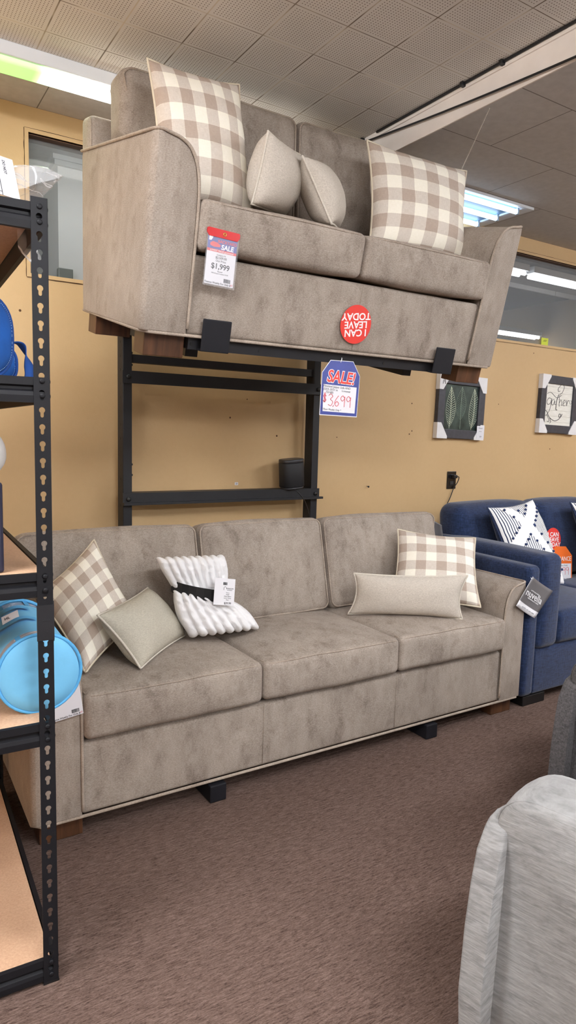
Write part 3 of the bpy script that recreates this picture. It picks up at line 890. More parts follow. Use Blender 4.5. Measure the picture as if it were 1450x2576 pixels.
# ------------------------------------------------------------------ white throw blanket
def blanket():
    t = thing('throw_blanket', 'white ribbed plush throw tied with a black band, standing on the sofa', 'blanket', Matrix.Translation((1.15, 2.46, .53)))
    O = Vector((1.15, 2.46, .53))
    view = Vector((-.30, -.93, .2)).normalized()
    def lobe(name, L, R, th, ribs, beads, seed):
        """a folded wad with fat beaded ribs; L, R: side outlines from top to bottom"""
        bm = NB(); nu = ribs*8
        Lc, Rc = curve_pts(L, 12), curve_pts(R, 12); m = len(Lc); rows = {1: [], -1: []}
        for s in (1, -1):
            for j in range(m):
                v = j/(m-1); row = []
                end = max(0, 1-abs(2*v-1)**7)**.5
                for i in range(nu+1):
                    u = i/nu
                    rib = abs(math.sin(PI*ribs*u + .2*math.sin(v*5+seed)))**.5
                    p = Lc[j].lerp(Rc[j], u)
                    e = max(0, 1-abs(2*u-1)**3.2)**.5
                    bead = .5+.5*math.sin(v*beads*2*PI + 2.1*math.floor(ribs*u) + seed)
                    h = (th*e + .024*rib*(.35+.65*e)*(.78+.30*bead))*(.25+.75*end) + .006*noise.noise(Vector((u*16, v*12, seed)))
                    dz = .016*rib*((1 if v < .5 else -1)*abs(2*v-1)**6)
                    q = p + view*(s*h) + (Rc[j]-Lc[j]).normalized()*((u-.5)*.030*rib*abs(2*u-1)**3) + (Lc[0]-Lc[-1]).normalized()*dz
                    row.append(bm.verts.new(q-O))
                rows[s].append(row)
        for s in (1, -1):
            for a, b in zip(rows[s], rows[s][1:]):
                for i in range(nu): bm.faces.new((a[i], a[i+1], b[i+1], b[i]) if s > 0 else (a[i+1], a[i], b[i], b[i+1]))
        for j in range(m-1):
            bm.faces.new((rows[1][j][0], rows[1][j+1][0], rows[-1][j+1][0], rows[-1][j][0]))
            bm.faces.new((rows[1][j][-1], rows[-1][j][-1], rows[-1][j+1][-1], rows[1][j+1][-1]))
        for j in (0, m-1):
            for i in range(nu): bm.faces.new((rows[1][j][i], rows[-1][j][i], rows[-1][j][i+1], rows[1][j][i+1]))
        return mesh_obj(name, bm, M['blanket'], t, True)
    lobe('upper_roll', [(.985, 2.50, .835), (1.003, 2.495, .79), (1.035, 2.49, .735), (1.062, 2.48, .70)], [(1.270, 2.50, .824), (1.278, 2.495, .77), (1.272, 2.49, .71), (1.25, 2.48, .678)], .070, 9, 2, 1)
    lobe('lower_roll', [(1.035, 2.45, .706), (1.03, 2.44, .665), (1.048, 2.43, .60), (1.082, 2.42, .545)], [(1.228, 2.45, .672), (1.29, 2.44, .645), (1.345, 2.43, .60), (1.392, 2.42, .538)], .074, 8, 4, 2)
    bm = NB()
    P = []
    for k in range(25):
        a = 2*PI*k/24; P.append(Vector((1.146+.118*math.cos(a), 2.462+.104*math.sin(a), .708-.026*math.cos(a)))-O)
    for a, b in zip(P, P[1:]):
        w = Vector((.002, 0, .024))
        bm.faces.new([bm.verts.new(x) for x in (a-w, b-w, b+w, a+w)])
    mesh_obj('band', bm, M['hole'], t, True, 'black band')
    o = Vector((1.196, 2.344, .723)); ux = Vector((1, -.02, -.17)); uy = Vector((.06, .22, 1))
    B = basis(o-O, ux, uy-ux*uy.dot(ux)/ux.length_squared)
    bm = NB(); rect(bm, B, -.045, .045, -.055, .05, 0, .001); cd = mesh_obj('price_card', bm, M['white'], t, False, 'white price card')
    bm = NB()
    barcode(bm, B, -.008, .010, .024, .035, .0012)
    tube(bm, [B[0]+B[1]*a+B[2]*b+B[3]*.0013 for a, b in ((-.004, .004), (-.004, .013), (.002, .019), (.008, .013), (.008, .008))], .0007, 4)
    text_bm(bm, 'FURNITURE', .006, B, .024, .011, .0014); text_bm(bm, 'SOURCE', .006, B, .022, .005, .0014)
    for k, s in enumerate(('Throw', '50x60', 'White Ribbed', 'Luxury Throw', 'Plush')): text_bm(bm, s, .0055, B, .014, -.006-.007*k, .0014)
    text_bm(bm, '$39.99', .0115, B, .016, -.047, .0014, .01)
    mesh_obj('print', bm, M['ink'], cd)
blanket()

# ------------------------------------------------------------------ price tags, stickers and signs
def hang_tag(label, Mx, w=.115, h=.165, full=True):
    t = thing('price_tag', label, 'price tag', Mx)
    B = basis((0, 0, 0), (1, 0, 0), (0, 0, 1)); hw = w/2
    bm = NB(); rect(bm, B, -hw+.006, hw-.006, -h+.006, -.006, .0005, .0012); card = mesh_obj('card', bm, M['paper'], t)
    if full:
        bm = NB(); prism(bm, [(-hw, .006), (-hw, -.006), (-hw+.008, -.016), (hw-.008, -.016), (hw, -.006), (hw, .006), (hw-.004, .009), (-hw+.004, .009)], .0, .004, B)
        cp = mesh_obj('top_clip', bm, M['redcap'], t, False, 'red plastic clip')
        bm = NB(); tube(bm, [Vector((.003+.0045*math.cos(a), -.0048, -.004+.0045*math.sin(a))) for a in [2*PI*k/12 for k in range(12)]], .0016, 6, True)
        mesh_obj('eyelet', bm, M['brass'], cp, True)
        bm = NB(); rect(bm, B, -hw+.006, hw-.006, -.053, -.008, .0013, .0015); mesh_obj('header', bm, worn('faded_blue_print', (92, 98, 168), .4, .2, 40, 0), card)
        bm = NB(); rect(bm, B, -hw+.006, hw-.006, -.060, -.052, .0015, .0017)
        text_bm(bm, 'BACKYARD', .0128, B, .0165, -.0275, .0018, .02)
        prism(bm, [(-.043, -.036), (-.034, -.030), (-.018, -.032), (-.006, -.038), (-.008, -.044), (-.030, -.046), (-.042, -.043)], .0016, .0018, B)
        mesh_obj('red_print', bm, M['palered'], card)
        bm = NB(); text_bm(bm, 'SALE', .021, B, .018, -.0435, .002, .03, .1)
        text_bm(bm, 'LOWEST PRICES guaranteed!', .0068, B, 0, -.0562, .002, .005)
        text_bm(bm, 'AmeriFurn 11', .006, B, .018, -.0165, .002) if False else None
        prism(bm, [(-.048, -.016), (-.040, -.012), (-.034, -.018), (-.040, -.028), (-.048, -.028)], .0017, .0019, B)
        mesh_obj('white_print', bm, M['whiteink'], card)
    bm = NB()
    if full:
        text_bm(bm, 'Compare At', .0062, B, 0, -.068, .0014); text_bm(bm, '$2,509.00', .0100, B, 0, -.0765, .0014, .004); text_bm(bm, 'Our Price', .0090, B, 0, -.086, .0014, .002)
        text_bm(bm, '$1,999', .0240, B, 0, -.103, .0014, .012)
        text_bm(bm, 'Flexsteel', .0050, B, 0, -.118, .0014); text_bm(bm, '5025-20 Jasper Loveseat 723-80', .0046, B, 0, -.124, .0014)
        text_bm(bm, 'Item 123456', .0042, B, -.018, -.147, .0014) if False else None
    barcode(bm, B, .016, .040, -h+.017, -h+.029, .0014)
    text_bm(bm, 'Finance Weekly For Only $', .0082, B, -.004, -h+.0115, .0014, .012)
    mesh_obj('print', bm, M['ink'], card)
    bm = NB(); text_bm(bm, '10', .0085, B, hw-.0135, -h+.0125, .0014, 0, .25); mesh_obj('handwriting', bm, M['redink'], card)
    if full:
        bm = NB(); rect(bm, B, -hw+.001, hw-.001, -h, -.004, .0026, .0030); mesh_obj('sleeve', bm, M['sleeve'], t)
    return t
TM = Matrix.Translation(LS(1.003, -.028, .327)) @ Matrix.Rotation(math.radians(6.5), 4, 'X') @ Matrix.Rotation(math.radians(2.5), 4, 'Y')
hang_tag('white price tag with red clip reading $1,999 on the loveseat front', TM)
TM2 = Matrix.Translation((.507, 2.108, .575)) @ Matrix.Rotation(math.radians(-7), 4, 'Y')
hang_tag('white price tag on the left sofa arm, half hidden by the light blue bag', TM2, .115, .15, False)

def sticker(label, Mx, r):
    t = thing('round_sticker', label, 'sticker', Mx)
    B = basis((0, 0, 0), (1, 0, 0), (0, 0, 1))
    bm = NB(); prism(bm, [(r*math.cos(2*PI*k/40), r*math.sin(2*PI*k/40)) for k in range(40)], 0, .0012, B); d = mesh_obj('disc', bm, M['red'], t)
    bm = NB()
    for s, y in (('I CAN', .42), ('LEAVE', -.0), ('TODAY', -.42)): text_bm(bm, s, r*.5, B, 0, y*r, .0014, .022, 0, 'CENTER', 1.08)
    mesh_obj('lettering', bm, M['whiteink'], d)
    return t
sticker('round red sticker stuck upside down on the loveseat front, reading I CAN LEAVE TODAY', Matrix.Translation(LS(1.598, -.0035, .105)) @ Matrix.Rotation(math.radians(13), 4, 'X') @ Matrix.Rotation(math.radians(180-7), 4, 'Y'), .071)

def sale_sign():
    t = thing('sale_sign', 'blue and white SALE sign with handwritten $3,699 hanging under the loveseat front bar', 'sign', Matrix.Translation((1.565, 2.128, 1.62)))
    B = basis((0, 0, 0), (1, 0, 0), (0, 0, 1))
    out = [(-.046, .004), (.059, .006), (.093, -.047), (.084, -.201), (-.089, -.198), (-.083, -.043)]
    ce = Vector((sum(p[0] for p in out)/6, sum(p[1] for p in out)/6))
    bm = NB(); prism(bm, [tuple(ce+(Vector(p)-ce)*1.025) for p in out], 0, .001, B); bk = mesh_obj('backing', bm, M['white'], t)
    bm = NB(); prism(bm, out, .0011, .0016, B); mesh_obj('blue_print', bm, M['blue'], bk)
    bm = NB(); prism(bm, [(-.077, -.085), (.080, -.090), (.074, -.190), (-.078, -.186)], .0017, .0021, B); mesh_obj('white_panel', bm, M['paper'], bk)
    Bt = basis((0, 0, 0), (1, 0, -.045), (0.045, 0, 1))
    bm = NB(); text_bm(bm, 'SALE!', .064, Bt, .005, -.058, .0019, .055, .22, 'CENTER', .86); mesh_obj('outline', bm, M['whiteink'], bk)
    bm = NB(); text_bm(bm, 'SALE!', .064, Bt, .005, -.058, .0026, .018, .22, 'CENTER', .86); mesh_obj('lettering', bm, M['red'], bk)
    bm = NB()
    text_bm(bm, 'Flexsteel Jasper Sofa AND', .0120, Bt, -.074, -.0945, .0023, 0, .15, 'LEFT'); text_bm(bm, '(5025-20/31 in      Loveseat', .0115, Bt, -.074, -.106, .0023, 0, .15, 'LEFT'); text_bm(bm, '723-80)', .0115, Bt, -.062, -.117, .0023, 0, .15, 'LEFT')
    text_bm(bm, '* Floor Models Only *', .0100, Bt, -.075, -.181, .0023, 0, .15, 'LEFT')
    mesh_obj('handwriting', bm, M['ink'], bk)
    bm = NB(); w = .0011
    S = lambda pts: stroke(bm, pts, Bt, w, .0028)
    def dx(pts, x, y, sx, sy): return [(x+a*sx, y+b*sy) for a, b in pts]
    S(dx([(.9, .8), (.5, 1), (.1, .8), (.5, .5), (.9, .25), (.5, 0), (.05, .15)], -.072, -.153, .016, .026))
    S(dx([(.35, 1.1), (.35, -.1)], -.072, -.153, .016, .030)); S(dx([(.6, 1.1), (.6, -.1)], -.072, -.153, .016, .030))
    S(dx([(.1, .85), (.5, 1), (.85, .8), (.45, .55), (.9, .35), (.6, 0), (.05, .08)], -.048, -.166, .024, .044))
    S([(-.021, -.163), (-.024, -.170)])
    S(dx([(.75, 1), (.2, .55), (.1, .2), (.5, 0), (.85, .25), (.5, .45), (.15, .25)], -.018, -.166, .024, .040))
    for x in (.009, .037): S(dx([(.85, .8), (.45, 1), (.08, .75), (.4, .52), (.85, .75), (.88, .9), (.85, 0)], x, -.166, .024, .042))
    mesh_obj('price', bm, M['redink'], bk)
    bm = NB(); tube(bm, [(.0, -.001, .0), (.004, -.002, .012), (.008, .004, .018)], .0016, 6); mesh_obj('tie', bm, M['whiteink'], t, True)
sale_sign()

# ------------------------------------------------------------------ speaker, outlet, nails
def speaker():
    t = thing('speaker', 'small black loudspeaker leaning on the lower beam of the display rack', 'speaker', Matrix.Translation((1.985, 3.106, 1.050)) @ Matrix.Rotation(math.radians(-5), 4, 'Y') @ Matrix.Rotation(math.radians(3), 4, 'X'))
    def ring(r, k=.5, n=40):
        return [(r*math.copysign(abs(math.cos(2*PI*i/n))**k, math.cos(2*PI*i/n)), r*math.copysign(abs(math.sin(2*PI*i/n))**k, math.sin(2*PI*i/n))) for i in range(n)]
    def loft(name, prof, mat, label=None):
        bm = NB(); R = [[bm.verts.new((x, y*.74, z)) for x, y in ring(r, .66)] for r, z in prof]
        for a, b in zip(R, R[1:]):
            for i in range(len(a)): bm.faces.new((a[i], a[(i+1) % len(a)], b[(i+1) % len(a)], b[i]))
        bm.faces.new(R[0][::-1]); bm.faces.new(R[-1])
        return mesh_obj(name, bm, mat, t, True, label)
    loft('body', [(.064, .009), (.067, .013), (.067, .138), (.066, .1405)], M['mesh'])
    loft('top_cap', [(.066, .141), (.067, .143), (.067, .156), (.065, .159), (.05, .160)], plain('satin_black_cap', (38, 38, 42), .35))
    loft('foot_ring', [(.05, .0), (.060, .001), (.062, .0085)], plain('grey_trim_ring', (70, 70, 74), .3))
    bm = NB(); tube(bm, curve_pts([(-.02, -.052, .004), (.0, -.075, -.02), (.035, -.08, -.075), (.062, -.075, -.16), (.07, -.07, -.26)], 6), .0028, 7)
    mesh_obj('power_cord', bm, M['plastic'], t, True)
speaker()
def outlet():
    t = thing('wall_outlet', 'black double wall outlet with a plug in it above the navy sofa', 'outlet', Matrix.Translation((3.305, YW, 1.066)))
    bm = NB(); bevelbox(bm, -.040, .040, -.007, -.0003, -.058, .058, .003); mesh_obj('cover_plate', bm, worn('glossy_black_plate', (30, 26, 26), .25, .2, 30, 0), t)
    bm = NB()
    for z in (.024, -.022): bevelbox(bm, -.018, .018, -.010, -.0065, z-.015, z+.015, .002)
    so = mesh_obj('socket', bm, M['plastic'], t)
    bm = NB()
    for x in (-.007, .007): box(bm, x-.0013, x+.0013, -.0104, -.0099, -.024, -.014)
    mesh_obj('slots', bm, M['greyink'], so)
    c = thing('power_cord', 'black power cord running from the wall outlet down behind the navy sofa', 'cord', Matrix.Translation((3.305, YW-.012, 1.09)))
    bm = NB(); bevelbox(bm, -.014, .018, -.030, 0.0010, -.010, .012, .004); mesh_obj('plug', bm, M['plastic'], c)
    bm = NB(); tube(bm, curve_pts([(.015, -.022, .002), (.038, -.022, -.004), (.036, -.012, -.038), (.014, -.004, -.075), (-.015, -.003, -.14), (-.062, -.006, -.215), (-.09, -.006, -.30)], 8), .0031, 7); mesh_obj('cable', bm, M['plastic'], c, True)
outlet()
bm = NB(); tube(bm, [(2.598, YW+.004, 1.040), (2.592, YW-.022, 1.038)], .0022, 6); tube(bm, [(2.592, YW-.022, 1.038), (2.5915, YW-.0245, 1.038)], .006, 8)
tag(mesh_obj('wall_nail', bm, M['hole'], None, True), 'dark nail sticking out of the bare wall right of the display rack', 'nail')
bm = NB(); box(bm, 1.694, 1.714, YW-.0012, YW-.0002, 1.063, 1.078)
ws = tag(mesh_obj('wall_sticker', bm, M['paper']), 'tiny white sticker on the wall inside the display rack', 'sticker')
bm = NB(); text_bm(bm, '23', .011, basis((1.704, YW-.0014, 1.07), (1, 0, 0), (0, 0, 1)), 0, 0, .0002, .02); mesh_obj('print', bm, M['ink'], ws)
bm = NB(); rw = random.Random(11)
for x, z in ((.70, 1.98), (.905, 1.93), (.62, 1.85), (2.93, 1.55), (2.94, 1.38), (2.92, 1.36), (3.72, 1.58), (4.3, 1.28), (1.66, 1.42), (1.95, 1.33), (1.76, 1.52), (4.05, 1.95), (2.36, 1.33), (3.25, 1.80)):
    tube(bm, [(x, YW+.001, z), (x, YW-.0006, z)], rw.uniform(.003, .006), 8)
struct(mesh_obj('trim_4', bm, plain('old_nail_hole', (84, 58, 34), .9)))

# ------------------------------------------------------------------ pictures
def picture(name, label, x, z, w, h, art):
    t = thing(name, label, 'picture', Matrix.Translation((x, YW-.0008, z)) @ Matrix.Rotation(math.radians(1.2), 4, 'Y'))
    d = .032; f = .058
    bm = NB(); hw, hh = w/2, h/2
    for a in ((-hw, hw, hh-f, hh), (-hw, hw, -hh, -hh+f)): bevelbox(bm, a[0], a[1], -d, 0, a[2], a[3], .003)
    for a in ((-hw, -hw+f), (hw-f, hw)): bevelbox(bm, a[0], a[1], -d, 0, -hh+f, hh-f, .003)
    mesh_obj('frame', bm, M['frame'], t)
    B = basis((0, -.018, 0), (1, 0, 0), (0, 0, 1))
    bm = NB(); rect(bm, B, -hw+f-.004, hw-f+.004, -hh+f-.004, hh-f+.004, -.004, 0)
    pr = mesh_obj('print', bm, M['leafart'] if art == 'leaf' else M['plank'], t)
    iw, ih = hw-f, hh-f
    if art == 'leaf':
        for k, (cx, top, bot, wd, mat, bend) in enumerate(((-.095, .125, -.135, .042, M['leafline'], .006), (.005, .130, -.135, .045, M['leafline2'], -.004), (.112, .125, -.135, .045, M['leafline'], .014))):
            bm = NB(); rl = random.Random(k)
            tp, bt = top*ih/.14, bot*ih/.14
            mid = lambda s: cx + bend*math.sin(PI*s) + (.012*(s-.5) if k == 2 else 0)
            stroke(bm, [(mid(s/10), bt+(tp-bt)*s/10) for s in range(11)], B, .0017, .0008, 3)
            s0 = .22 if k == 1 else .04
            wd2 = lambda s: wd*math.sin(PI*min(1, max(0, (s-s0)/(1-s0)))**.85)*1.0
            for sd in (-1, 1):
                stroke(bm, [(mid(s0+(1-s0)*q/12)+sd*wd2(s0+(1-s0)*q/12), bt+(tp-bt)*(s0+(1-s0)*q/12)) for q in range(13)], B, .0009, .0008, 3)
                for q in range(1, 17):
                    s = s0+(1-s0)*q/18
                    ws_ = wd2(min(.99, s+.06))*.92
                    stroke(bm, [(mid(s), bt+(tp-bt)*s), (mid(s)+sd*ws_*.5, bt+(tp-bt)*(s+.05)), (mid(s)+sd*ws_, bt+(tp-bt)*min(.99, s+.075))], B, (.0014, .0007, .0010)[k], .0008, 2)
            mesh_obj('leaf', bm, mat, pr)
    else:
        bm = NB()
        G = lambda pts, w=.0017: stroke(bm, [(a*iw, b*ih) for a, b in pts], B, w, .0010, 6)
        G([(-.55, .28), (-.72, .30), (-.85, .12), (-.75, -.02), (-.58, .08), (-.52, .28), (-.56, -.10), (-.66, -.36), (-.86, -.55), (-1.0, -.50)])          # g
        G([(-.30, .24), (-.46, .22), (-.50, .04), (-.38, -.02), (-.28, .2), (-.27, .02), (-.16, .04)])                       # a
        G([(-.02, .52), (-.14, .20), (-.16, -.20), (-.06, -.24)], .0026); G([(-.86, .50), (-.6, .58), (-.2, .36), (.06, .42), (.2, .5)])    # t
        G([(.02, .92), (.18, 1.05), (.34, .9), (.22, .62), (.06, .50), (.06, .0), (.1, -.04)]); G([(.06, .1), (.16, .26), (.24, .18), (.24, 0), (.32, .04)])   # h
        G([(.36, .10), (.50, .18), (.44, .28), (.35, .16), (.38, 0), (.54, .02)])             # e
        G([(.60, .27), (.63, .0), (.65, .15), (.73, .27), (.80, .25)]); G([(.80, .25), (.90, .10), (.99, .20), (.92, .28)], .0012)         # r and its curl
        G([(.02, .92), (-.10, .80), (-.06, .66), (.06, .70)], .0018)
        G([(-.96, -.30), (-.8, -.36), (-.6, -.62), (-.2, -.78), (.16, -.66), (.24, -.46), (.12, -.44), (.12, -.58), (.26, -.56), (.34, -.42)], .0024)
        G([(-.8, -.5), (-.62, -.72), (-.62, -.86), (-.72, -.82)], .0018); G([(-.56, -.66), (-.46, -.84), (-.54, -.92)], .0018)
        mesh_obj('lettering', bm, plain('grey_script_ink', (74, 72, 72), .6), pr)
    # white foam corner protectors
    for sx in (-1, 1):
        for sz in (-1, 1):
            bm = NB(); c = Vector((sx*hw, sz*hh)); L1, L2, ov = .088, .098, .003
            poly = [(c.x+sx*ov, c.y+sz*ov), (c.x-sx*L1, c.y+sz*ov), (c.x-sx*L1, c.y-sz*.012), (c.x-sx*.012-sx*.018, c.y-sz*L2), (c.x+sx*ov, c.y-sz*L2)]
            if sx*sz < 0: poly = poly[::-1]
            prism(bm, poly, .0, d+.004, basis((0, -.0005, 0), (1, 0, 0), (0, 0, 1))); cp = mesh_obj('corner_protector', bm, M['foam'], t, False, 'white corner protector')
            if art == 'leaf' and sx < 0 and sz > 0:
                bm = NB(); Bc = basis((c.x+.033, -d-.0055, c.y-.042), (1, 0, 0), (0, 0, 1))
                for p in ([(-.012, -.022), (0, .022)], [(0, .022), (.012, -.022)], [(-.007, -.004), (.008, -.004)]): stroke(bm, p, Bc, .0013, .0004)
                mesh_obj('marker_letter', bm, M['ink'], cp)
            if art == 'leaf' and sx > 0 and sz < 0:
                Bc = basis((c.x-.034, -d-.006, c.y+.055), (1, 0, 0), (0, 0, 1))
                bm = NB(); rect(bm, Bc, -.034, .036, -.05, .036, 0, .0006); st = mesh_obj('price_label', bm, M['paper'], cp)
                bm = NB(); text_bm(bm, 'Decor', .015, Bc, 0, .022, .0008); text_bm(bm, 'Wall Art', .007, Bc, 0, .0, .0008); text_bm(bm, '$29', .012, Bc, .004, -.034, .0008, .01); mesh_obj('lettering', bm, M['greyink'], st)
            if art != 'leaf' and sx > 0 and sz > 0:
                bm = NB(); Bc = basis((c.x-.03, -d-.0055, c.y-.045), (1, 0, 0), (0, 0, 1))
                stroke(bm, [(.0, .02), (-.01, 0), (.0, -.012), (.01, 0), (-.008, .004)], Bc, .0013, .0004); mesh_obj('marker_letter', bm, M['redink'], cp)
    return t
picture('framed_picture', 'dark framed print of three pale leaves on green', 3.338, 1.541, .425, .405, 'leaf')
picture('framed_picture', 'dark framed print reading gather on pale planks at the far right', 4.335, 1.600, .425, .41, 'gather')

# ------------------------------------------------------------------ navy sofa
def navy_sofa():
    X0, Y0 = 2.765, 2.135
    t = thing('navy_sofa', 'navy blue chenille sofa standing against the wall right of the taupe sofa', 'sofa', Matrix.Translation((X0, Y0, 0)))
    W = 2.3
    for side in (0, 1):
        X = (lambda a, b: (a, b)) if not side else (lambda a, b: (W-b, W-a))
        bm = NB(); a = X(0, .095); rbox(bm, a[0], a[1], 0, .88, .05, .725, .03, 6, (.004, .004, .004)); ar = mesh_obj('arm', bm, M['navy'], t, True)
        bm = NB(); a = X(.088, .25); rbox(bm, a[0], a[1], -.012, .86, .29, .775, .04, 7, (.01, .012, .012)); mesh_obj('arm_pad', bm, M['navy'], ar, True)
    bm = NB(); rbox(bm, .092, W-.092, .012, .86, .05, .292, .018, 6, (0, .008, 0)); mesh_obj('base_frame', bm, M['navy'], t, True)
    bm = NB(); rbox(bm, .09, W-.09, .74, .90, .2, .80, .04, 6); mesh_obj('backrest', bm, M['navy'], t, True)
    cw = (W-.5)/3
    for i in range(3):
        x0 = .25+i*cw
        bm = NB(); rbox(bm, x0+.003, x0+cw-.003, -.004, .6, .296, .47, .035, 7, (0, .012, .02)); mesh_obj('seat_cushion', bm, M['navy'], t, True)
        e0, e1 = (-.10 if i == 0 else 0), (.10 if i == 2 else 0)
        def lean(p): return Vector((p.x, p.y+.13*(p.z-.47), p.z + .006*noise.noise(p*4)))
        bm = NB(); rbox(bm, x0+e0+.003, x0+cw+e1-.003, .56, .77, .485, .955, .075, 8, (.01, .03, .015), lean); mesh_obj('back_cushion', bm, M['navy'], t, True)
    for x in (.03, W-.17):
        for y in (.012, .70):
            bm = NB(); bevelbox(bm, x, x+.17 if x < 1 else x+.14, y, y+.1, .0005, .05, .003); mesh_obj('leg', bm, M['hole'], t)
    return t
navy_sofa()
def tufts(p, c4):
    TL, TR, BR, BL = [Vector(v) for v in c4]; ctr = (TL+TR+BR+BL)/4
    nn = ((TR-TL)+(BR-BL)).cross((TL-BL)+(TR-BR)).normalized()
    bm = NB()
    for k in range(13):
        for (f, c) in (('d1', .98-.1), ('d1', .98+.1), ('d2', .42-.095), ('d2', .42+.095)):
            u = .04+.92*k/12
            v = (c-u)/.75 if f == 'd1' else c+.62*u
            if not .06 < v < .94: continue
            o1 = u+.75*v; o2 = v-.62*u
            if (f == 'd1' and abs(o2-.42) < .085) or (f == 'd2' and abs(o1-.98) < .09): continue
            q = (BL*(1-u)+BR*u)*(1-v)+(TL*(1-u)+TR*u)*v-ctr
            h = .075*(max(0, 1-abs(2*u-1)**2.4)*max(0, 1-abs(2*v-1)**2.4))**.5
            bmesh.ops.create_icosphere(bm, subdivisions=1, radius=.0085, matrix=Matrix.Translation(q+nn*(h+.004)))
    o = mesh_obj('tufts', bm, M['navy_tuft'], p, True); o['kind'] = 'stuff'
NV = [(3.035, 2.665, .955), (3.475, 2.70, .985), (3.50, 2.45, .50), (3.06, 2.42, .49)]
tufts(pillow('throw_pillow', 'white and navy striped pillow behind the left arm of the navy sofa', 'pillow', NV, .15, M['navy_stripe'], M['navy'], 'striped navy pillows', seed=12, backmat=M['navy']), NV)
NV2 = [(3.80, 2.67, .96), (4.26, 2.70, .96), (4.28, 2.45, .50), (3.81, 2.44, .50)]
tufts(pillow('throw_pillow', 'white and navy striped pillow on the navy sofa, cut by the right photo edge', 'pillow', NV2, .15, M['navy_stripe'], M['navy'], 'striped navy pillows', seed=13, backmat=M['navy']), NV2)
sticker('round red sticker on the navy sofa back above the orange tag', Matrix.Translation((3.688, 2.69, .722)) @ Matrix.Rotation(math.radians(-7), 4, 'X') @ Matrix.Rotation(math.radians(4), 4, 'Y'), .075)
def clearance():
    t = thing('clearance_tag', 'orange CLEARANCE tag with a handwritten price leaning on the navy sofa', 'tag', Matrix.Translation((3.705, 2.645, .685)) @ Matrix.Rotation(math.radians(-7), 4, 'X') @ Matrix.Rotation(math.radians(4), 4, 'Y'))
    B = basis((0, 0, 0), (1, 0, 0), (0, 0, 1))
    bm = NB(); prism(bm, [(-.05, 0), (.05, 0), (.115, -.058), (.115, -.225), (-.115, -.225), (-.115, -.058)], 0, .0012, B); bk = mesh_obj('card', bm, M['orange'], t)
    bm = NB(); rect(bm, B, -.105, .105, -.214, -.108, .0013, .0017); mesh_obj('white_panel', bm, M['paper'], bk)
    bm = NB(); text_bm(bm, 'CLEARANCE', .040, B, 0, -.079, .0016, 0, 0, 'CENTER', .93); mesh_obj('lettering', bm, M['whiteink'], bk)
    bm = NB(); text_bm(bm, 'Sofa Floor Model', .014, B, .02, -.120, .0019); text_bm(bm, 'FLOOR MODEL ONLY *', .014, B, .03, -.205, .0019); mesh_obj('handwriting', bm, M['greyink'], bk)
    bm = NB()
    for x in (-.02, .02, .055):
        stroke(bm, [(x+.024, -.138), (x+.012, -.13), (x, -.142), (x+.012, -.153), (x+.024, -.142), (x+.025, -.136), (x+.024, -.178)], B, .0012, .002)
    mesh_obj('price', bm, M['redink'], bk)
clearance()
def leaflet(name, label, pts, mat, lettering):
    A, B_, C_, D = [Vector(p) for p in pts]     # TL TR BR BL
    ctr = (A+B_+C_+D)/4; t = thing(name, label, 'leaflet', Matrix.Translation(ctr))
    ux = (B_-A); uy0 = (A-D); uy = uy0-ux*uy0.dot(ux)/ux.length_squared
    nn = ux.cross(uy).normalized(); bm = NB(); n = 10; W, H = ux.length, uy0.length
    rows = []
    for k in (0, 1):
        g = []
        for i in range(n+1):
            for j in range(n+1):
                u, v = i/n, j/n
                p = (D*(1-u)+C_*u)*(1-v)+(A*(1-u)+B_*u)*v - ctr
                g.append(bm.verts.new(p + nn*(.010*(2*u-1)**2*(1 if lettering else 2.2) - .002*k)))
        rows.append(g)
    I = lambda i, j: i*(n+1)+j
    for i in range(n):
        for j in range(n):
            f = bm.faces.new([rows[0][I(*q)] for q in ((i, j), (i+1, j), (i+1, j+1), (i, j+1))]); f.material_index = 1 if (lettering and j < 2) else 0
            bm.faces.new([rows[1][I(*q)] for q in ((i, j+1), (i+1, j+1), (i+1, j), (i, j))]).material_index = 1
    ring = [I(i, 0) for i in range(n+1)] + [I(n, j) for j in range(1, n+1)] + [I(i, n) for i in range(n-1, -1, -1)] + [I(0, j) for j in range(n-1, 0, -1)]
    for a, b in zip(ring, ring[1:]+ring[:1]): bm.faces.new((rows[0][a], rows[1][a], rows[1][b], rows[0][b])).material_index = 1
    mesh_obj('cover', bm, [mat, M['white']], t, True)
    if lettering:
        B = basis((0, 0, 0), ux, uy); bm = NB()
        text_bm(bm, 'nuvella', W*.27, B, 0, H*.03, .0062, .010); text_bm(bm, 'performance fabrics', W*.052, B, .0, H*.15, .0062)
        text_bm(bm, 'PERFORMANCE FABRIC', W*.05, B, W*.02, -H*.10, .0066); rect(bm, B, -W*.44, -W*.38, H*.42, H*.435, .0092, .0095)
        mesh_obj('lettering', bm, M['whiteink'], t)
        bm = NB(); text_bm(bm, 'durable soft stain resistant', W*.06, B, 0, -H*.40, .0062); mesh_obj('small_print', bm, M['greyink'], t)
leaflet('brochure', 'grey nuvella fabric brochure tilted between the taupe sofa arm and the navy sofa', [(2.744, 2.108, .686), (2.905, 2.108, .599), (2.772, 2.104, .477), (2.630, 2.104, .556)], M['brochure'], True)
leaflet('leaflet', 'plain grey curled leaflet standing behind the sofa right back cushion', [(2.705, 2.86, .915), (2.825, 2.82, .845), (2.842, 2.82, .778), (2.708, 2.86, .778)], M['brochure'], False)

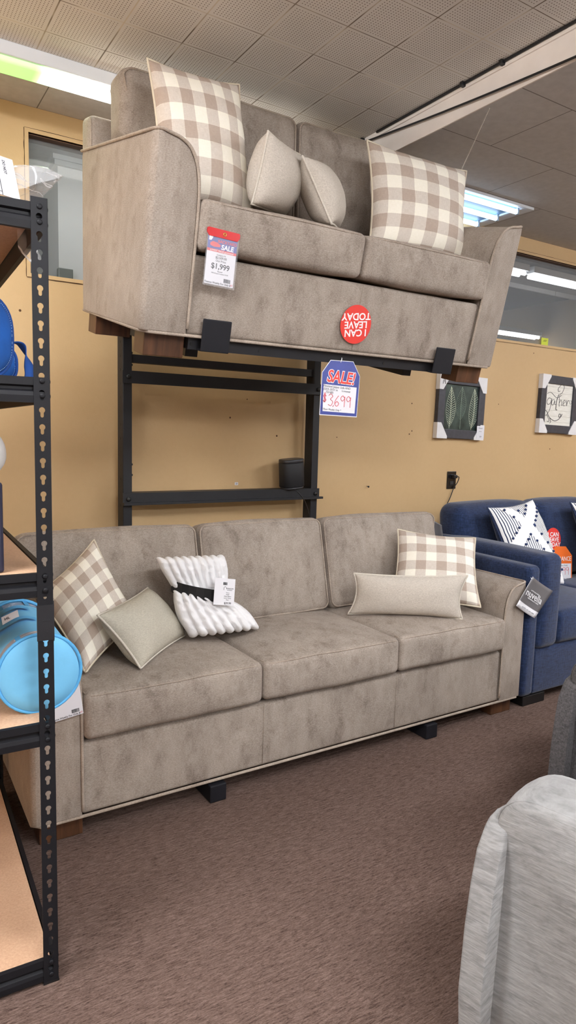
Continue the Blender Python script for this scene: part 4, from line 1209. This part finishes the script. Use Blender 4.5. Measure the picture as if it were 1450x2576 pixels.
# ------------------------------------------------------------------ shelving unit at the left
SH_M = Matrix.Translation((.362, 1.572, 0)) @ Matrix.Rotation(math.radians(-2), 4, 'Z')
PW = .034
LEV = [.064, .663, 1.019, 1.456, 1.823]
SD, SW = .98, 1.25                                # depth and width
def keyhole_panel(w, h, z0, pitch, skip=()):
    cu = bpy.data.curves.new('post', 'CURVE'); cu.dimensions = '2D'; cu.fill_mode = 'BOTH'; cu.extrude = .0009
    def poly(pts):
        s = cu.splines.new('POLY'); s.points.add(len(pts)-1); s.use_cyclic_u = True
        for p, q in zip(s.points, pts): p.co = (q[0], q[1], 0, 1)
    poly([(-w/2, 0), (w/2, 0), (w/2, h), (-w/2, h)])
    z = z0
    while z < h-.012:
        R, s, L = .0066, .0037, .0165
        a0 = math.asin(s/R); pts = []
        for k in range(13):
            a = -PI/2 + a0 + (2*PI-2*a0)*k/12; pts.append((R*math.cos(a), z+R*math.sin(a)))
        for k in range(7):
            a = PI + PI*k/6; pts.append((s*math.cos(a), z-L+.004+s*math.sin(a)))
        poly(pts); z += pitch
    ob = bpy.data.objects.new('post', cu); COL.objects.link(ob)
    dg = bpy.context.evaluated_depsgraph_get(); dg.update()
    me = bpy.data.meshes.new_from_object(ob.evaluated_get(dg)); bpy.data.objects.remove(ob); bpy.data.curves.remove(cu)
    return me
def shelving():
    t = thing('shelving_unit', 'tall black steel shelving unit with punched posts and chipboard shelves', 'shelf', SH_M)
    H = 1.834
    pm = keyhole_panel(PW, H, .042, .0373)
    for px, py, fx, fy in ((-PW/2, 0, 1, 1), (-SW+PW/2, 0, -1, 1), (-PW/2, SD, 1, -1), (-SW+PW/2, SD, -1, -1)):
        bm = NB()
        b2 = NB(); b2.from_mesh(pm); merge(bm, b2, Matrix.Translation((px, py, 0)) @ Matrix.Rotation(PI/2, 4, 'X'))
        b2 = NB(); b2.from_mesh(pm); merge(bm, b2, Matrix.Translation((px+fx*PW/2, py+fy*PW/2, 0)) @ Matrix.Rotation(PI/2, 4, 'Z') @ Matrix.Rotation(PI/2, 4, 'X'))
        po = mesh_obj('post', bm, M['shelfblack'], t)
        bm = NB(); box(bm, px-PW/2-.002, px+PW/2+.002, py-fy*.0025-.001, py-fy*.0025+.001, .862, .945); box(bm, px+fx*(PW/2+.0012)-.001, px+fx*(PW/2+.0012)+.001, py-.001*fy, py+fy*PW, .858, .952) if True else None
        box(bm, px-.006, px+.009, py-fy*.0040-.0006, py-fy*.0040+.0006, .908, .910); tube(bm, [(px+.002, py-fy*.003, .881), (px+.002, py-fy*.0045, .881)], .0035, 8)
        mesh_obj('splice_plate', bm, M['black'], po)
        bm = NB(); box(bm, px-PW/2-.001, px+PW/2+.002, min(py-fy*.002, py+fy*.036), max(py-fy*.002, py+fy*.036), .0003, .006); mesh_obj('foot_cap', bm, M['plastic'], po)
        if (px, py) == (-PW/2, 0):
            for zl in LEV:
                for dz in (-.008, -.040):
                    bm = NB(); z = zl+dz
                    tube(bm, [(px+.001, py-.0008, z), (px+.001, py-.0036, z), (px+.001, py-.0046, z)], [.0058, .0056, .003], 12)
                    tube(bm, [(px+PW/2+.0008, py+.017, z), (px+PW/2+.0036, py+.017, z), (px+PW/2+.0046, py+.017, z)], [.0058, .0056, .003], 12)
                    mesh_obj('rivet', bm, M['shelfblack'], po, True)
    rail = [(0, 0), (0, -.0175), (.0075, -.021), (.0075, -.027), (.001, -.0315), (-.001, -.040), (0, -.0555), (.012, -.0555), (.012, -.002), (.012, 0)]
    for zl in LEV:
        for y, s in ((.0012, 1), (SD-.0012, -1)):
            bm = NB(); prism(bm, [(s*a, b) for a, b in rail], 0, SW-PW*.4, ((-SW+PW*.2, y, zl), (0, 1, 0), (0, 0, 1), (1, 0, 0))); mesh_obj('beam', bm, M['shelfblack'], t)
        for x, s in ((-.0012, -1), (-SW+.0012, 1)):
            bm = NB(); prism(bm, [(s*a, b) for a, b in rail], .014, SD-.014, ((x, 0, zl), (1, 0, 0), (0, 0, 1), (0, 1, 0))); mesh_obj('beam', bm, M['shelfblack'], t)
        bm = NB(); bevelbox(bm, -SW+.016, -.016, .014, SD-.014, zl-.013, zl-.002, .001); mesh_obj('shelf_board', bm, M['board'], t)
    return t
shelving()
def SHP(x, y, z): return SH_M @ Vector((x-.362, y-1.572, z))

def round_bag(label, cx, cz, r, y0, y1, squash=1., strap=True):
    t = thing('storage_bag', label, 'bag', SH_M @ Matrix.Translation((cx-.362, y0-1.572, cz)))
    L = y1-y0; n = 40
    def ringp(rad, y, k=0): return [Vector((rad*math.cos(2*PI*i/n), y, rad*squash*math.sin(2*PI*i/n))) for i in range(n)]
    def loft(name, prof, mat, par, label=None, cap=(True, True)):
        bm = NB(); R = [[bm.verts.new(p + Vector((1, 0, 1))*.0025*noise.noise(p*14)) for p in ringp(rd, y)] for rd, y in prof]
        for a, b in zip(R, R[1:]):
            for i in range(n): bm.faces.new((a[i], a[(i+1) % n], b[(i+1) % n], b[i]))
        if cap[0]: bm.faces.new(R[0][::-1])
        if cap[1]: bm.faces.new(R[-1])
        return mesh_obj(name, bm, mat, par, True, label)
    loft('end_panel', [(r*.3, -.006), (r*.7, -.004), (r*.97, .002), (r*.985, .005)], M['lightblue'], t)
    loft('end_panel', [(r*.985, L-.005), (r*.97, L-.002), (r*.5, L+.003)], M['lightblue'], t)
    for y in (.006, L-.006):
        bm = NB(); tube(bm, ringp(r*1.015, y), .0045, 7, True); mesh_obj('binding', bm, M['lightblue_edge'], t, True)
    loft('clear_band', [(r*.985, .008), (r*.965, .018), (r*.965, .048), (r*.975, .056)], M['window'], t, 'clear plastic band', (False, False))
    loft('wall', [(r*.975, .056), (r*.985, .06), (r*.965, L*.35), (r*.955, L*.6), (r*.975, L-.06), (r*.98, L-.05)], M['lightblue'], t, None, (False, False))
    loft('clear_band', [(r*.975, L-.05), (r*.965, L-.04), (r*.97, L-.008)], M['window'], t, 'clear plastic band', (False, False))
    for a in (75, 118, 160):
        bm = NB(); A = math.radians(a)
        for y in (.01, L-.052):
            p = [Vector((r*.985*math.cos(A+d), yy, r*squash*.985*math.sin(A+d))) for d, yy in ((-.07, y), (.07, y), (.07, y+.046), (-.07, y+.046))]
            bm.faces.new([bm.verts.new(v) for v in p])
        mesh_obj('seam_tape', bm, M['lightblue_edge'], t)
    if strap:
        for y in (L*.42, L*.72):
            bm = NB(); prev = None
            for k in range(25):
                A = math.radians(78+80*k/24); rr = r*(1.01+.10*math.sin(PI*k/24)**2)
                w = .013
                cur = [bm.verts.new((rr*math.cos(A), y-w+.012*math.sin(k*.4), rr*math.sin(A)*squash)), bm.verts.new((rr*math.cos(A), y+w+.012*math.sin(k*.4), rr*math.sin(A)*squash))]
                if prev: bm.faces.new((prev[0], prev[1], cur[1], cur[0]))
                prev = cur
            mesh_obj('handle', bm, M['lightblue_edge'], t, True)
        A = math.radians(112); rr = r*1.03
        o = Vector((rr*math.cos(A), L*.55, rr*math.sin(A)*squash)); ux = Vector((math.sin(A), 0, -math.cos(A))); B = basis(o, ux, Vector((0, .8, .4)))
        bm = NB(); rect(bm, B, -.022, .022, -.016, .016, 0, .0008); lb = mesh_obj('care_label', bm, M['white'], t)
        bm = NB(); text_bm(bm, 'HL', .012, B, -.008, .002, .001, .02); mesh_obj('lettering', bm, M['ink'], lb)
    return t
G3 = 'light blue bedding bags'
round_bag('light blue round zip bag on the second lowest shelf, its end panel behind the post', .345, .757, .0955, 1.645, 2.02)
round_bag('light blue round zip bag at the left edge, farther back on the second lowest shelf', .315, .757, .0955, 2.07, 2.44, 1., False)

def royal_bag(label, c4, th, seed, strap):
    TL, TR, BR, BL = [Vector(p) for p in c4]; ctr = (TL+TR+BR+BL)/4
    t = thing('felt_bag', label, 'bag', Matrix.Translation(ctr))
    U = (TR-TL+BR-BL)/2; V = (TL-BL+TR-BR)/2; N = U.cross(V).normalized()
    bm = NB(); n = 48
    def out(a, k): # rounded outline, square at the bottom
        c, s = math.cos(a), math.sin(a); e = .75
        x = math.copysign(abs(c)**e, c)*.5*k; y = math.copysign(abs(s)**(e if s > 0 else .6), s)*.5*k
        return U*x + V*y
    R = []
    for k, h in ((0, .5), (.45, .48), (.8, .40), (.94, .26), (1, .08), (1, -.08), (.94, -.26), (.8, -.4), (.45, -.48), (0, -.5)):
        R.append([bm.verts.new(out(2*PI*i/n, k) + N*h*th + N*.004*noise.noise(Vector((i*.4, k*3, seed)))) for i in range(n)] if k else [bm.verts.new(N*h*th)])
    for a, b in zip(R, R[1:]):
        for i in range(n):
            j = (i+1) % n
            if len(a) == 1: bm.faces.new((a[0], b[i], b[j]))
            elif len(b) == 1: bm.faces.new((a[i], a[j], b[0]))
            else: bm.faces.new((a[i], a[j], b[j], b[i]))
    mesh_obj('body', bm, M['royal'], t, True)
    for h in (.13, -.13):
        bm = NB(); tube(bm, [out(2*PI*i/n, 1.012)+N*h*th for i in range(n)], .0045, 6, True); mesh_obj('binding', bm, M['royal_edge'], t, True)
    bm = NB()
    for i in range(110):
        a = 2*PI*i/110; p = out(a, .925)+N*(.30*th); q = out(a+.028, .925)+N*(.30*th)
        tube(bm, [p, q], .0009, 4)
    o = mesh_obj('stitching', bm, M['stitch'], t); o['kind'] = 'stuff'
    if strap:
        bm = NB(); prev = None
        P = curve_pts([Vector(p) for p in strap], 8)
        for k, p in enumerate(P):
            f = k/(len(P)-1); d = Vector((-.30, .95, .0)).normalized()*(.012+.005*f) if f < .5 else Vector((.8, .6, 0)).normalized()*(.013+.004*f)
            d = Vector((-.30, .95, .0)).lerp(Vector((.85, .5, 0)), min(1, max(0, (f-.35)/.3))).normalized()*.016
            cur = [bm.verts.new(p-d-ctr), bm.verts.new(p+d-ctr)]
            if prev: bm.faces.new((prev[0], prev[1], cur[1], cur[0]))
            prev = cur
        s = mesh_obj('handle', bm, M['royal_edge'], t, True)
        md = s.modifiers.new('thickness', 'SOLIDIFY'); md.thickness = .003
    return t
Z2 = LEV[3]
royal_bag('royal blue felt bag with a loose handle at the left edge on the upper shelf', [SHP(.10, 1.72, 1.66), SHP(.312, 1.80, 1.665), SHP(.312, 1.80, Z2+.001), SHP(.10, 1.72, Z2+.001)], .10, 1,
          [SHP(.31, 1.85, 1.555), SHP(.335, 1.85, 1.559), SHP(.352, 1.86, 1.553), SHP(.365, 1.87, 1.525), SHP(.372, 1.875, 1.497), SHP(.372, 1.875, 1.475), SHP(.362, 1.875, 1.4575)])
royal_bag('royal blue felt bag lower down and farther back on the upper shelf, behind the other', [SHP(.14, 1.96, 1.572), SHP(.352, 1.99, 1.572), SHP(.352, 1.99, Z2+.001), SHP(.14, 1.96, Z2+.001)], .10, 2, None)

def poly_bag():
    c = SHP(.21, 1.70, 1.876); t = thing('wrapped_cushion', 'clear plastic bag with a printed white warning label lying on the top shelf', 'packaged goods', Matrix.Translation(c))
    bm = NB(); n = 26
    X0, X1, Y0, Y1 = -.34, .135, -.105, .22
    for s in (1, -1):
        g = {}
        for i in range(n+1):
            for j in range(n+1):
                u, v = i/n, j/n
                e = max(0, 1-abs(2*u-1)**4)*max(0, 1-abs(2*v-1)**4)
                x = X0+(X1-X0)*u; y = Y0+(Y1-Y0)*v
                k = noise.noise(Vector((u*6, v*6, 1.3*s)))*.014 + noise.noise(Vector((u*15, v*15, s)))*.006
                z = -.042 + (.088*e**.5 + (k if e > 0 else 0))*(1 if s > 0 else 0) + (.002 if s > 0 else 0)
                if u > .78:                      # the empty end stands up as a crumpled tip
                    f = (u-.78)/.22; z += .075*f**1.5*(1-.8*v) + .008*noise.noise(Vector((u*20, v*9, 3)))*f
                    x += .065*f*(1-v); y += .05*f*(.5-v)
                g[i, j] = bm.verts.new((x, y, z))
        for i in range(n):
            for j in range(n): bm.faces.new([g[q] for q in ((i, j), (i+1, j), (i+1, j+1), (i, j+1))])
    bmesh.ops.remove_doubles(bm, verts=bm.verts, dist=.0001)
    mesh_obj('bag', bm, M['clear'], t, True)
    bm = NB(); rbox(bm, X0+.02, .015, Y0+.028, Y1-.02, -.0395, .024, .028, 6, (0, 0, .012)); mesh_obj('contents', bm, worn('pale_bedding', (196, 184, 176), .8, .1, 12, .1), t, True)
    B = basis((-.010, Y0+.004, .0), Vector((1, .06, -.10)), Vector((-.1, .35, 1)))
    bm = NB(); rect(bm, B, -.25, .105, -.04, .055, -.002, 0); lb = mesh_obj('label', bm, plain('thin_white_label', (200, 200, 204), .6), t)
    bm = NB()
    for y in (.038, .004, -.032): rect(bm, B, -.25, .070, y-.0006, y+.0006, .0002, .0004)
    rect(bm, B, .069, .0704, -.04, .055, .0002, .0004)
    for y, s in ((.028, 'This article must be'), (.020, 'not removed'), (.014, 'ensemble avec'), (-.004, 'contient des'), (-.011, 'RECUPEREE SEULEMENT'), (-.019, 'contents MATERIAL'), (-.026, 'ONLY'), (.047, 'REG. No. 05-9876')):
        text_bm(bm, s, .0085, B, .064, y, .0004, .012, 0, 'RIGHT')
    B2 = basis(B[0]+B[1]*.084+B[2]*.03, -B[2], B[1]); text_bm(bm, 'DO NOT', .008, B2, 0, 0, .0004, .01)
    mesh_obj('print', bm, M['ink'], lb)
    # loose corner hanging down behind the post
    bm = NB(); P = [(.118, .05, -.035), (.168, .06, -.10), (.180, .06, -.135), (.150, .05, -.14), (.125, .06, -.11)]
    vs = [bm.verts.new(p) for p in P]; cv = bm.verts.new((.148, .043, -.105))
    for a, b in zip(vs, vs[1:]+vs[:1]): bm.faces.new((a, b, cv))
    bmesh.ops.subdivide_edges(bm, edges=bm.edges, cuts=3, use_grid_fill=True)
    for v in bm.verts: v.co += Vector((1, 1, .3))*.006*noise.noise(v.co*40)
    mesh_obj('loose_corner', bm, M['clear'], t, True)
poly_bag()
bm = NB(); c = SHP(.20, 1.86, 1.28)
def crump(p): return p + Vector((1, 1, 1))*.012*noise.noise(p*11)
rbox(bm, -.24, -.014, -.065, .10, .0, .112, .045, 8, (.016, .02, .0), crump)
o = mesh_obj('wrapped_pillow', bm, M['white_poly'], None, True); o.matrix_world = SH_M @ Matrix.Translation((-.072, .155, LEV[2]+.208)); bm = None
tag(o, 'white plastic wrapped bundle lying on the dark carton at the left edge', 'packaged goods')
bm = NB(); bevelbox(bm, -.3, 0, 0, .22, 0, .205, .006)
o = mesh_obj('carton', bm, M['darkbox']); o.matrix_world = SHP(.274, 1.62, LEV[2]-.0015).to_4d() and (Matrix.Translation(SHP(.266, 1.615, LEV[2]-.0015)) @ Matrix.Rotation(math.radians(-3), 4, 'Z'))
tag(o, 'dark navy carton at the left edge on the middle shelf under the white bundle', 'carton')

# ------------------------------------------------------------------ grey chairs in front
def recliner(label, P, e1, mat, W=.78, L=.88, H=.62):
    e1 = Vector((e1[0], e1[1], 0)).normalized(); n = Vector((-e1.y, e1.x, 0))   # inward side
    if n.x < 0: n = -n
    Mx = Matrix(((e1.x, n.x, 0, P[0]), (e1.y, n.y, 0, P[1]), (0, 0, 1, 0), (0, 0, 0, 1)))
    t = thing('armchair', label, 'armchair', Mx)
    AT = .19
    for y0, s in ((0, 1), (W-AT, -1)):
        def flare(p, y0=y0, s=s):
            yo = y0 if s > 0 else y0+AT
            k = max(0, 1-abs(p.y-yo)/AT)
            return Vector((p.x, p.y - s*.035*k*max(0, (.5-p.z)/.5), p.z - .02*max(0, (p.x-.1))))
        # arm: padded over the top, rounded down at its front end
        rf, rb = .085, .05
        prof = [(.0, .055), (.0, .2), (-.002, .35), (-.008, H-rf-.055), (-.010, H-rf-.02)]
        prof += [(rf-.010 - rf*math.cos(PI/2*k/8), H-rf*.86 + rf*.86*math.sin(PI/2*k/8)) for k in range(9)]
        prof += [(.30, H+.004), (L-.06-rb, H-.012), (L-.06, H-.06), (L-.06, .055)]
        bm = NB(); ys = [.0, .004, .014, .03, .07, AT-.07, AT-.03, AT-.014, AT-.004, AT]
        ins = [.022, .012, .004, .0, -.004, -.004, .0, .004, .012, .022]
        rings = []
        for yy, q in zip(ys, ins):
            ring = []
            for (x, z) in prof:
                zz = z-q if z > .3 else z
                xx = x + (q*.6 if x < .02 else (-q*.6 if x > L-.1 else 0))
                ring.append(bm.verts.new(flare(Vector((xx, (y0+yy) if s > 0 else (y0+AT-yy), zz)))))
            rings.append(ring)
        for a_, b_ in zip(rings, rings[1:]):
            for i in range(len(a_)): bm.faces.new((a_[i], a_[(i+1) % len(a_)], b_[(i+1) % len(a_)], b_[i]))
        bm.faces.new(rings[0]); bm.faces.new(rings[-1])
        ar = mesh_obj('arm', bm, mat, t, True)
        bm = NB()
        a = y0 if s > 0 else y0+AT
        tube(bm, [flare(Vector((.004, a+s*.001, z))) for z in (.07, .2, .3, .4, .5)], .0026, 6)
        mesh_obj('seam', bm, plain('dark_seam_' + mat.name, (84, 80, 80), .95), ar, True)
        bm = NB(); tube(bm, [flare(Vector((.0+.0*z, a+s*.014, z))) for z in ()] + [flare(Vector((x, a+s*.016, z-.004))) for x, z in prof[4:14]] + [flare(Vector((x, a+s*.016, H-.003))) for x in (.4, .6)], .0022, 6)
        mesh_obj('top_seam', bm, mat, ar, True)
        # front facing of the arm, a little wider and lower
        poly = [(-.072, .06), (-.075, .2), (-.064, .34), (-.048, .43), (-.030, .495), (-.012, .535), (.012, .552), (.05, .556), (AT*.9, .54), (AT*.95, .06)]
        bm = NB(); prism(bm, poly, -.03, .022, ((0, y0 if s > 0 else y0+AT, 0), (0, s, 0), (0, 0, 1), (1, 0, 0)))
        bmesh.ops.bevel(bm, geom=list(bm.edges), offset=.012, segments=3, profile=.5, affect='EDGES')
        mesh_obj('arm_facing', bm, mat, ar, True)
    bm = NB(); rbox(bm, .0, L-.1, AT-.01, W-AT+.01, .08, .33, .03, 5); mesh_obj('base_frame', bm, mat, t, True)
    bm = NB(); rbox(bm, -.02, L-.2, AT+.003, W-AT-.003, .33, .48, .05, 6, (0, 0, .02)); mesh_obj('seat_cushion', bm, mat, t, True)
    bm = NB(); rbox(bm, L-.26, L-.04, AT-.02, W-AT+.02, .42, .98, .08, 7, (.03, 0, .01), lambda p: Vector((p.x+.15*(p.z-.4), p.y, p.z))); mesh_obj('backrest', bm, mat, t, True)
    for x in (.04, L-.18):
        for y in (.05, W-.11): bm = NB(); bevelbox(bm, x, x+.06, y, y+.06, .0005, .082, .004); mesh_obj('leg', bm, M['hole'], t)
    return t
recliner('heather grey upholstered armchair in the lower right corner in front', (1.100, .884), (.25, -.97), M['grey'], .72)
recliner('charcoal tweed armchair at the right edge behind the heather grey one', (1.985, 1.335), (.24, -.97), M['tweed'], .8, .8, .645)

# ------------------------------------------------------------------ world and look
w = bpy.data.worlds.new('world'); SC.world = w; w.use_nodes = True
w.node_tree.nodes['Background'].inputs[0].default_value = (.8, .85, .9, 1); w.node_tree.nodes['Background'].inputs[1].default_value = .02
vs = SC.view_settings
vs.view_transform = 'Standard'; vs.look = 'None'; vs.gamma = 1; vs.use_curve_mapping = False
vs.exposure = 0.25
